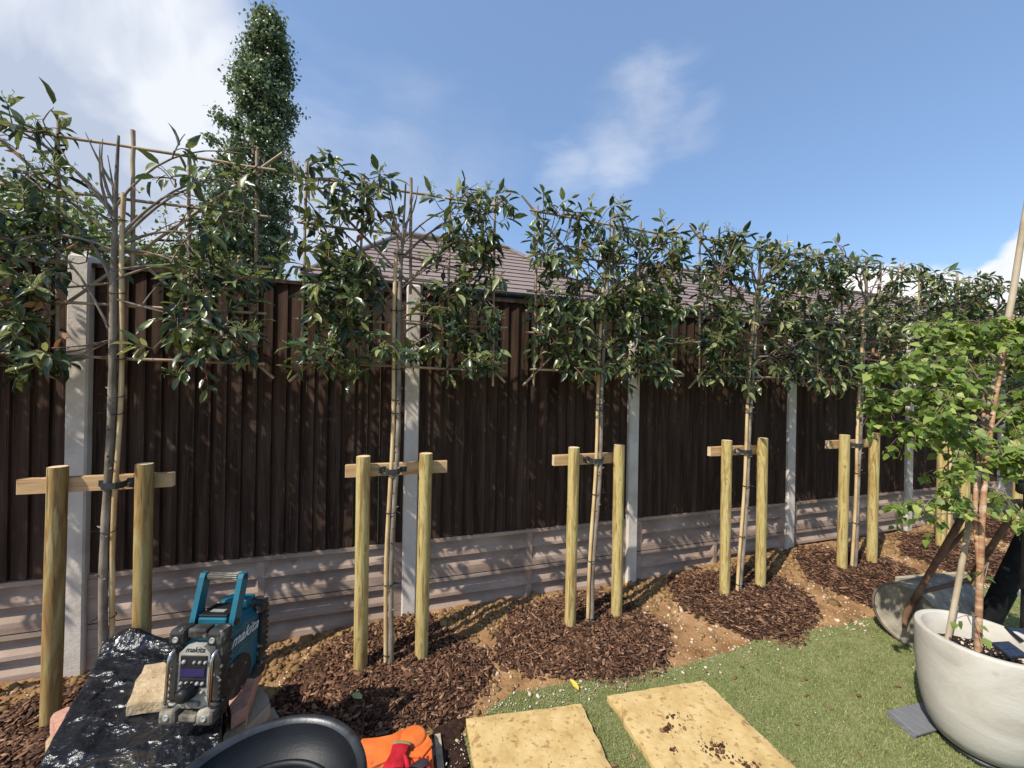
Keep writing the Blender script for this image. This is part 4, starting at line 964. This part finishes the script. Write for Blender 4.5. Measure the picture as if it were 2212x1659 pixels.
    for j in range(10):
        a = 2 * math.pi * j / 10; b.tube([(.026, yt + math.cos(a) * .0095, zt + math.sin(a) * .0095), (W - .024, yt + math.cos(a) * .0095, zt + math.sin(a) * .0095)], .0020, 4)
    wrap(b); o_ = b.build('grip_ribs', M['rubberdirty'], gr)
    b = MB(); b.tube([(-.004, D * .55, Hh - .06), (-.004, D * .56, Hh + .085)], .0042, 10); b.tube([(-.004, D * .56, Hh + .085), (-.004, D * .56, Hh + .096)], .0052, 10); wrap(b); b.build('aerial', M['black'], T)
    # side: speaker grille disc, grooves
    b = MB(); xs = W - .0045; 
    pts = [(xs, D * .40 + math.cos(a) * .060, .062 + math.sin(a) * .058) for a in [2 * math.pi * k / 28 for k in range(28)]]
    b.prism(pts, (.004, 0, 0)); wrap(b); b.build('speaker_cover', M['rubber'], T)
    b = MB()
    for z in (.205, .188, .152, .138): b.box((xs + .0005, D * .52, z), (.001, D * .62, .0016))
    wrap(b); b.build('side_stripe', M['rubberdirty'], body)
    # lettering
    def text(s, size, m, fr, parent):
        cu = bpy.data.curves.new('lettering', 'FONT'); cu.body = s; cu.size = size; cu.shear = .45; cu.extrude = .0003; cu.align_x = 'CENTER'; cu.offset = size * .012
        tmp = bpy.data.objects.new('tmp', cu); COL.objects.link(tmp); dg = bpy.context.evaluated_depsgraph_get(); me = bpy.data.meshes.new_from_object(tmp.evaluated_get(dg))
        k = MB(); k.add([fr(q.co.x, q.co.y, q.co.z) for q in me.vertices], [tuple(p.vertices) for p in me.polygons]); bpy.data.objects.remove(tmp); wrap(k); return k.build('lettering', m, parent)
    text('makita', .021, M['blackink'], lambda a, c, d: (wc + a, -.0065 - d, z1 - .0165 + c), face)
    text('DAB+', .0085, M['blackink'], lambda a, c, d: (x0 + .018 + a, -.0066 - d, z1 - .1175 + c), face)
    text('makita', .046, M['whiteink'], lambda a, c, d: (xs + .0018 + d, D * .52 + a, .160 + c), body)
radio()

# ------------------------------------------------------------------ black tub
def tub():
    c = cw(-.53 * K, .83 * K, 0); T = thing('plastic_tub', (c.x, c.y, 0), 'large round black plastic tub with rolled rim and ribbed inside, beside the orange case', 'tub')
    zt = kz(.85); r = .216 * K
    b = MB(); pr = [(.0, .0), (r * .72, .0), (r * .75, .02), (r * .965, zt - .03), (r - .012, zt - .026)]
    b.lathe(pr, c, 96); b.lathe([(r - .019, zt - .012), (r - .026, zt - .040), (r - .045, zt - .072), (r - .070, zt - .090)], c, 96); shell = b.build('shell', M['tub'], T)
    b = MB(); b.lathe([(r - .012, zt - .025), (r + .004, zt - .020), (r + .009, zt - .010), (r + .006, zt - .001), (r - .002, zt + .002), (r - .012, zt - .002), (r - .019, zt - .012)], c, 96); b.build('rim', M['tubrim'], shell)
    b = MB(); ri = r - .070; zq = zt - .022; b.lathe([(ri, zq - .065), (ri - .003, zq - .060), (ri - .012, zq - .060), (ri - .018, zq - .070), (ri - .030, zq - .25), (ri - .04, zq - .45), (0, zq - .46)], c, 96)
    for k in range(16):
        a = 2 * math.pi * k / 16; d = Vector((math.cos(a), math.sin(a), 0)); t = Vector((-d.y, d.x, 0)); rr_ = ri - .022
        m4 = Matrix((t, d, Vector((0, 0, 1)))).transposed(); b.box(c + d * rr_ + Vector((0, 0, zq - .17)), (.040, .030, .19), rot=m4, bev=.005)
    b.build('inner_liner', M['tub'], T)
tub()

# ------------------------------------------------------------------ orange case, gloves, board
def case():
    T = thing('tool_case', onz(870, 1630, 0), 'scuffed orange plastic case with black latches lying behind the red gloves', 'case')
    zt = .10
    def Q(x, y, z=zt): return onz(x, y, z)
    b = MB(); outl = [Q(780, 1595), Q(815, 1592), Q(845, 1586), Q(862, 1577), Q(885, 1569), Q(905, 1570), Q(921, 1579), Q(931, 1595), Q(935, 1620), Q(936, 1650), Q(938, 1690), Q(770, 1700)]
    n = len(outl); c = sum(outl, Vector()) / n
    v = []
    for (dz, k) in ((-.095, .99), (-.035, 1.0), (-.030, 1.012), (-.012, 1.012), (-.004, .985), (0, .96)):
        for p in outl: v.append((c.x + (p.x - c.x) * k, c.y + (p.y - c.y) * k, zt + dz))
    f = [(r * n + k, r * n + (k + 1) % n, (r + 1) * n + (k + 1) % n, (r + 1) * n + k) for r in range(5) for k in range(n)]; f.append(tuple(range(5 * n, 6 * n)))
    b.add(v, f); sh = b.build('shell', M['orange'], T)
    b = MB() # raised diagonal rib and round boss on the lid
    b.prism([Q(800, 1650, zt), Q(850, 1628, zt), Q(905, 1628, zt), Q(931, 1600, zt), Q(934, 1612, zt), Q(912, 1640, zt), Q(856, 1640, zt), Q(800, 1664, zt)][::-1], (0, 0, .010)); b.build('rib', M['orange'], sh)
    b = MB(); p = Q(893, 1592); b.lathe([(.058, 0), (.056, .008), (.048, .012), (0, .013)], p, 32); b.build('boss', M['orange'], sh)
    for (x, y) in ((826, 1594), (936, 1632)):
        b = MB(); p = Q(x, y, zt - .03); b.box(p, (.06 if x < 900 else .016, .016 if x < 900 else .045, .05), bev=.003); b.build('latch', M['black'], T)
    # gloves
    def glove(label, wrist, tip, curl, z0):
        wr = Vector(wrist); tp_ = Vector(tip); d = (tp_ - wr).normalized(); s = Vector((-d.y, d.x, 0)).normalized()
        G = thing('work_glove', wr, label, 'glove', 'red work gloves on the orange case')
        def ell(b, pts, ws, hs, seg=12):
            v = []; f = []
            for p, w, h in zip(pts, ws, hs):
                for k in range(seg): a = 2 * math.pi * k / seg; v.append(Vector(p) + s * math.cos(a) * w + Vector((0, 0, 1)) * (math.sin(a) * h + h))
            for i in range(len(pts) - 1):
                for k in range(seg): f.append((i * seg + k, i * seg + (k + 1) % seg, (i + 1) * seg + (k + 1) % seg, (i + 1) * seg + k))
            f.append(tuple(range((len(pts) - 1) * seg, len(pts) * seg))); b.add(v, f, True)
        P_ = lambda t, side=0, z=0: wr + d * t + s * side + Vector((0, 0, z))
        b = MB(); ell(b, [P_(0), P_(.02), P_(.05), P_(.08), P_(.11), P_(.145)], [.042, .038, .036, .041, .046, .044], [.010, .012, .011, .013, .014, .013])
        for k in range(4):
            off = (-.033, -.011, .011, .032)[k]; ln = (.055, .07, .075, .065)[k]
            ell(b, [P_(.13, off), P_(.15, off), P_(.15 + ln * .5, off * 1.25 + .004), P_(.15 + ln, off * 1.4 + curl)], [.011, .011, .010, .006], [.011, .011, .010, .006], 8)
        ell(b, [P_(.06, .030), P_(.085, .048), P_(.11, .062), P_(.135, .066)], [.013, .013, .011, .006], [.012, .012, .010, .006], 8)
        gb = b.build('glove_body', M['glove'], G)
        c = MB(); ell(c, [P_(-.006), P_(.002), P_(.008)], [.0435, .0445, .0415], [.0105, .012, .012]); c.build('cuff', M['cuff'], gb)
        pm = MB(); ell(pm, [P_(.15, 0, .010), P_(.165, 0, .014), P_(.19, 0, .013)], [.040, .043, .036], [.009, .011, .009]); pm.build('rubber_palm', M['glovepalm'], gb)
        return G
    g1 = glove('red knitted work glove with olive cuff lying across the orange case', Q(868, 1612, zt + .014), Q(845, 1680, zt + .014), .004, 0)
    t2_ = Q(893, 1640, zt + .016); d2_ = (Q(930, 1725, zt + .016) - t2_).normalized(); w2_ = t2_ + d2_ * .235
    g2 = glove('second red work glove at the bottom edge, right of the first glove', w2_, w2_ - d2_, -.006, 0)
case()
m = MB(); a, b_ = onz(938, 1575, .05), onz(950, 1700, .05); d = (b_ - a).normalized(); s = Vector((-d.y, d.x, 0))
m.prism([a - Vector((0, 0, .048)), a + d * .6 - Vector((0, 0, .048)), a + d * .6 + s * .03 - Vector((0, 0, .048)), a + s * .03 - Vector((0, 0, .048))], (0, 0, .022)); tag(m.build('timber_edging', M['debriswood'], None, origin=a), 'thin grey timber edging strip right of the orange case', 'edging')
# torn black weed membrane near the left slab
m = MB(); base_ = [onz(915, 1580), onz(1005, 1552), onz(1010, 1562), onz(990, 1580), onz(1012, 1600), onz(1010, 1659), onz(950, 1670), onz(945, 1600)]
cc = sum(base_, Vector()) / len(base_); v = []; n = len(base_)
v = [(p.x, p.y, soilz(p.x, p.y) + .012 + .01 * (i % 2)) for i, p in enumerate(base_)] + [(cc.x, cc.y, soilz(cc.x, cc.y) + .02)]
m.add(v, [(i, (i + 1) % n, n) for i in range(n)]); tag(m.build('weed_membrane', M['potsoil'], None, origin=cc), 'torn dirty black membrane between the orange case and left slab', 'membrane')

# ------------------------------------------------------------------ big pot with birch
PC = Vector((2.79, 1.108, 0)); PH = .560
def pot():
    T = thing('plant_pot', (PC.x, PC.y, .03), 'big round pale concrete effect plant pot at the right edge', 'plant pot')
    R0 = .232; prof = [(0, .035), (.125, .035), (.150, .045), (.182, .10), (.205, .18), (.220, .28), (.228, .40), (.231, .50), (R0, PH - .012), (R0 - .002, PH - .003), (R0 - .006, PH), (R0 - .026, PH), (R0 - .030, PH - .004), (R0 - .033, PH - .03), (R0 - .036, PH - .033), (R0 - .040, PH - .15), (R0 - .05, PH - .2)]
    b = MB(); b.lathe(prof, PC, 96); b.build('pot_shell', M['potmat'], T)
    v, f = [], []; seg = 40; b = MB(); zs = PH - .115; rs = R0 - .036; v.append((PC.x, PC.y, zs + .015))
    for r in range(1, 11):
        for k in range(seg): a = 2 * math.pi * k / seg; x, y = PC.x + math.cos(a) * rs * r / 10, PC.y + math.sin(a) * rs * r / 10; v.append((x, y, zs + .015 * (1 - r / 10) + .010 * mnoise.noise(Vector((x * 25, y * 25, 0)))))
    f += [(0, 1 + k, 1 + (k + 1) % seg) for k in range(seg)] + [(1 + (r - 1) * seg + k, 1 + r * seg + k, 1 + r * seg + (k + 1) % seg, 1 + (r - 1) * seg + (k + 1) % seg) for r in range(1, 10) for k in range(seg)]
    b.add(v, f, True); b.build('compost', M['potsoil'], T)
    n = 260; a = rng.uniform(0, 2 * np.pi, n); r = np.sqrt(rng.random(n)) * rs * .95; P = np.stack([PC.x + np.cos(a) * r, PC.y + np.sin(a) * r, np.full(n, zs + .012)], 1); L_ = rng.gamma(2, .002, n) + .002
    V, Fq = solids(P, L_, L_ * .7, L_ * .6, .4); o = np_mesh('perlite', V, Fq, M['perlite'], T); o['kind'] = 'stuff'
    return T
pot()
# pot's grey tile
a, b_, c, d = onz(1917, 1538, .025), onz(2020, 1512, .025), onz(2090, 1560, .025), onz(1978, 1592, .025)
m = MB(); m.prism([a, d, d + (c - d) * 1.6, a + (b_ - a) * 1.6], (0, 0, .008))
for k in range(9): q = a.lerp(d, (k + .5) / 9); m.box((q.x, q.y, .016), (.014, .014, .02))
tag(m.build('deck_tile', M['tile'], None, origin=a), 'grey plastic deck tile under the left side of the pot', 'deck tile')
# saucer/feet
m = MB(); m.lathe([(0, .004), (.14, .004), (.145, .02), (.135, .034), (0, .034)], PC, 40); tag(m.build('pot_saucer', M['black'], None, origin=PC), 'low black saucer under the big pot', 'saucer')
# solar light
def solar(px, z, ang, label):
    p = onz(*px, z); T = thing('solar_light', (p.x, p.y, z), label, 'solar light', 'solar panel lights in the pot')
    rt = Matrix.Rotation(ang, 3, 'Z') @ Matrix.Rotation(R(18), 3, 'X'); b = MB(); b.box(p + Vector((0, 0, .03)), (.105, .078, .012), rot=rt, bev=.003); b.build('housing', M['black'], T)
    b = MB()
    for i in range(3):
        for j in range(2): b.box(p + Vector((0, 0, .03)) + rt @ Vector((-.031 + i * .031, -.017 + j * .034, .0065)), (.029, .032, .001), rot=rt)
    b.build('solar_cells', M['solar'], T); b = MB(); b.tube([p + Vector((0, 0, .03)), p + Vector((0, 0, -.05))], .006, 8); b.build('spike', M['black'], T)
solar((2180, 1418), PH - .055, R(-12), 'black solar panel light stuck in the compost at the front of the pot')
solar((2212, 1385), PH - .04, R(-25), 'black solar panel light by the pot rim at the right edge')

# stakes and trunk of the birch
cane_a = onz(2046, 1388, PH - .115); Zp = SY * PC.x + CY * PC.y
def ptz(x, y, Zc): return atZ(x, y, Zc)
za = SY * cane_a.x + CY * cane_a.y
m = MB(); cp = [ptz(*q, za + k) for q, k in (((2046, 1388), 0), ((2072, 1250), .0), ((2100, 1090), .01), ((2141, 867), .02), ((2161, 774), .02), ((2188, 634), .03), ((2212, 480), .03), ((2235, 350), .03))]
mm = [cp[0]] + cp[1:]
m.tube(mm, [.0125, .0125, .013, .0135, .0135, .0135, .013, .0125], 10); tag(m.build('garden_cane', M['darkcane'] if False else M['greycane'], None, origin=cp[0]), 'long pale bamboo cane rising slanted from the pot past the birch', 'cane')
BT_ = thing('birch_tree', onz(2112, 1412, PH - .115), 'young birch with orange brown stem and bright green leaves growing in the big pot', 'tree')
tb = onz(2113, 1412, PH - .115); zb_ = SY * tb.x + CY * tb.y
tpts = [ptz(*q, zb_ + k) for q, k in (((2113, 1420), 0), ((2114, 1330), 0), ((2117, 1240), .0), ((2120, 1140), .01), ((2127, 1040), .02), ((2138, 940), .04), ((2152, 850), .05), ((2172, 760), .06), ((2190, 680), .07))]
m = MB(); m.tube(tpts, [.0145, .014, .0135, .0125, .0115, .0105, .009, .007, .005], 12)
t2 = [ptz(*q, zb_ + k) for q, k in (((2117, 1240), .0), ((2105, 1110), .03), ((2112, 1000), .05), ((2125, 900), .10), ((2120, 800), .16))]
m.tube(t2, [.010, .010, .0095, .008, .005], 10); m.build('trunk', M['birchbark'], BT_)
rb = random.Random(12)
branches = [  # start (on trunk), waypoints px, depth offset, leaf count
    ([(2150, 870), (2080, 800), (1990, 790), (1900, 800)], -.10, 120), ([(2140, 930), (2070, 850), (1990, 830), (1915, 850), (1885, 880)], .05, 120), ([(2135, 960), (2060, 880), (1990, 890), (1960, 930)], -.05, 90),
    ([(2150, 880), (2090, 780), (2030, 730), (2000, 740)], .12, 70), ([(2165, 800), (2120, 740), (2060, 710), (2020, 700)], .18, 60), ([(2175, 780), (2140, 710), (2110, 690)], .05, 70), ([(2185, 720), (2215, 680), (2240, 690)], -.05, 60),
    ([(2170, 800), (2200, 760), (2235, 770)], .0, 80), ([(2140, 930), (2190, 880), (2240, 880)], -.05, 110), ([(2128, 1020), (2180, 970), (2215, 985)], .0, 80), ([(2125, 1050), (2170, 1060), (2195, 1120)], -.05, 30),
    ([(2120, 1120), (2070, 1075), (1990, 1080), (1915, 1088)], .02, 46), ([(2120, 1130), (2060, 1110), (2010, 1110)], -.03, 12), ([(2130, 1020), (2080, 970), (2040, 1010), (2030, 1050)], .02, 38), ([(2117, 1240), (2135, 1215), (2125, 1260)], -.03, 6), ([(2114, 1330), (2090, 1330), (2098, 1350)], -.03, 3), ([(2128, 1020), (2100, 930), (2050, 900), (2010, 930)], .2, 80),
    ([(2152, 850), (2100, 820), (2060, 840), (2040, 880)], -.15, 90), ([(2145, 900), (2160, 860), (2205, 830), (2230, 840)], .1, 80), ([(2140, 900), (2080, 930), (2065, 990)], -.1, 60)]
bm_ = MB(); LP, LD, LN, LL, LW = [], [], [], [], []
def near_z(px):
    best = min(range(len(tpts)), key=lambda k: abs((829 + (H - tpts[k].z) * F / (SY * tpts[k].x + CY * tpts[k].y)) - px[1])); return SY * tpts[best].x + CY * tpts[best].y
for way, off, cnt in branches:
    z0 = near_z(way[0]); n = len(way); pts = [ptz(*w, z0 + off * k / (n - 1)) for k, w in enumerate(way)]
    dense = []
    for k in range(n - 1):
        for j in range(4): dense.append(pts[k].lerp(pts[k + 1], j / 4))
    dense.append(pts[-1]); bm_.tube(dense, [lerp(.0045, .0015, k / (len(dense) - 1)) for k in range(len(dense))], 5)
    cnt = int(cnt * 2.3) if cnt > 20 else cnt; twigs = max(2, cnt // 9)
    for q in range(twigs):
        t = rb.uniform(.18, 1.0) ** .8; k = min(len(dense) - 2, int(t * (len(dense) - 1))); p = dense[k]
        d = (dense[k + 1] - dense[k]).normalized() * .6 + Vector((rb.gauss(0, .6), rb.gauss(0, .6), rb.gauss(-.1, .5))); d.normalize(); ln = rb.uniform(.06, .17)
        e = p + d * ln + Vector((0, 0, -.03)); pp = bez(p, p.lerp(e, .5) + Vector((0, 0, .02)), e, 5); bm_.tube(pp, [.0018, .0016, .0014, .0012, .001], 4)
        for j in range(cnt // twigs + 1):
            tt = rb.uniform(.1, 1); kk = min(3, int(tt * 4)); pos = pp[kk].lerp(pp[kk + 1], tt * 4 - kk)
            dv = Vector((rb.gauss(0, .6), rb.gauss(-.1, .6), -.55 + rb.gauss(0, .3))).normalized(); up = Vector((rb.gauss(-.3, .5), rb.gauss(-.5, .5), .8)).normalized()
            st_ = pos + dv * .014; LP.append(st_); LD.append(dv); LN.append(up); L0 = rb.uniform(.027, .050); LL.append(L0); LW.append(L0 * rb.uniform(.74, .9))
bm_.build('branches', M['twig'], BT_)
leaf_mesh('foliage', np.array(LP), np.array(LD), np.array(LN), np.array(LL), np.array(LW), M['birchleaf'], BT_, BT)

# ------------------------------------------------------------------ steel garden roller
def roller():
    cx, cy, r, L0 = 3.415, 1.707, .20, .52; gz0 = .012; c = Vector((cx, cy, r + gz0))
    T = thing('garden_roller', (cx + L0 / 2, cy, 0), 'old grey steel garden roller with rusty frame, behind the pot', 'garden roller')
    b = MB(); b.lathe([(0, .028), (r * .35, .026), (r * .8, .018), (r - .016, .016), (r - .010, .014), (r - .006, 0), (r, 0), (r, L0), (r - .006, L0), (r - .010, L0 - .014), (0, L0 - .016)], c, 72, axis='X'); b.build('drum', M['steel'], T)
    b = MB(); b.lathe([(r - .009, -.003), (r + .003, -.003), (r + .003, .010), (r - .009, .010), (r - .009, -.003)], c, 72, axis='X'); b.build('drum_rim', M['steelrim'], T); b = MB(); b.lathe([(r - .009, L0 - .008), (r + .003, L0 - .008), (r + .003, L0 + .003), (r - .009, L0 + .003)], c, 72, axis='X'); b.build('drum_rim', M['steelrim'], T)
    b = MB(); p = c + Vector((.012, -.06, -.11)); b.lathe([(0, 0), (.017, 0), (.017, -.010), (.011, -.012), (.011, -.004), (0, -.004)], p, 20, axis='X'); b.build('filler_plug', M['steelrim'], T)
    hubL = c + Vector((-.02, 0, 0)); hubR = c + Vector((L0 + .02, 0, 0)); P1 = onX(2093, 1092, cx + .02); P2 = onX(2206, 1082, cx + L0 + .05)
    mid = hubL + (P1 - hubL) * .12
    b = MB(); b.tube([c + Vector((.02, 0, 0)), hubL], .016, 12); b.tube([hubL, mid, P1], [.020, .018, .018], 10); b.tube([c + Vector((-.028, 0, -.075)), hubL, mid], [.012, .018, .018], 10); b.build('left_arm', M['rust'], T)
    b = MB(); b.tube([c + Vector((L0 - .02, 0, 0)), hubR], .016, 12); b.tube([hubR, P2], .018, 10); b.build('right_arm', M['rust'], T)
    b = MB(); b.tube([P1, P2], .015, 10); q1 = hubL.lerp(P1, .22) ; q2 = hubR.lerp(P2, .22) + Vector((0, 0, .02)); b.tube([q1, q2], .014, 10); b.tube([hubL.lerp(P1, .45), P1.lerp(P2, .35)], .011, 8); b.build('crossbar', M['rust'], T)
roller()
m = MB(); a, b_ = onz(2033, 1240, .16), onz(2130, 1285, .16); d = (b_ - a).normalized(); s = Vector((-d.y, d.x, 0))
a2 = Vector((4.12, 2.10, .02)); m.box((4.42, 2.05, .10), (.72, .03, .20), rot=Matrix.Rotation(R(-8), 3, 'Z'), bev=.002); tag(m.build('timber_plank', M['debriswood'], None, origin=(4.42, 2.05, 0)), 'pale timber plank standing on edge behind the steel roller', 'plank')

# ------------------------------------------------------------------ black leaning post with cap at the right edge
lo = ptz(2130, 1350, 2.55); hi = ptz(2232, 1140, 2.35)
lo0 = lo + (lo - hi) * ((lo.z - .03) / (hi.z - lo.z))
T = thing('leaning_pole', lo0, 'thick black fabric covered pole leaning behind the pot at the right edge', 'pole')
m = MB(); m.tube([lo0, lo0.lerp(hi, .5) + Vector((.01, 0, 0)), hi, hi + (hi - lo) * .35], [.052, .056, .052, .046], 16); m.build('pole_sleeve', M['blackfab'], T)
q = lo.lerp(hi, .45) + Vector((.02, -.05, -.02)); m = MB(); m.box(q, (.03, .006, .07), rot=Matrix.Rotation(R(25), 3, 'Y')); m.build('care_label', M['whiteink'], T)
cpt = ptz(2222, 1052, 2.1); T = thing('parasol_stand', (cpt.x, cpt.y, 0), 'black stand post with round cap just inside the right edge', 'stand')
m = MB(); m.lathe([(0, cpt.z + .035), (.035, cpt.z + .034), (.045, cpt.z + .02), (.045, cpt.z - .03), (.036, cpt.z - .04), (0, cpt.z - .04)], (cpt.x, cpt.y, 0), 28); m.build('cap', M['black'], T)
m = MB(); m.tube([(cpt.x, cpt.y, cpt.z - .03), (cpt.x + .04, cpt.y + .02, .02)], .018, 12); m.lathe([(0, .03), (.16, .03), (.17, .018), (.17, .004)], (cpt.x + .04, cpt.y + .02, 0), 32); m.build('post', M['black'], T)

# clean the helper property
for o in bpy.data.objects:
    if '_org' in o: del o['_org']
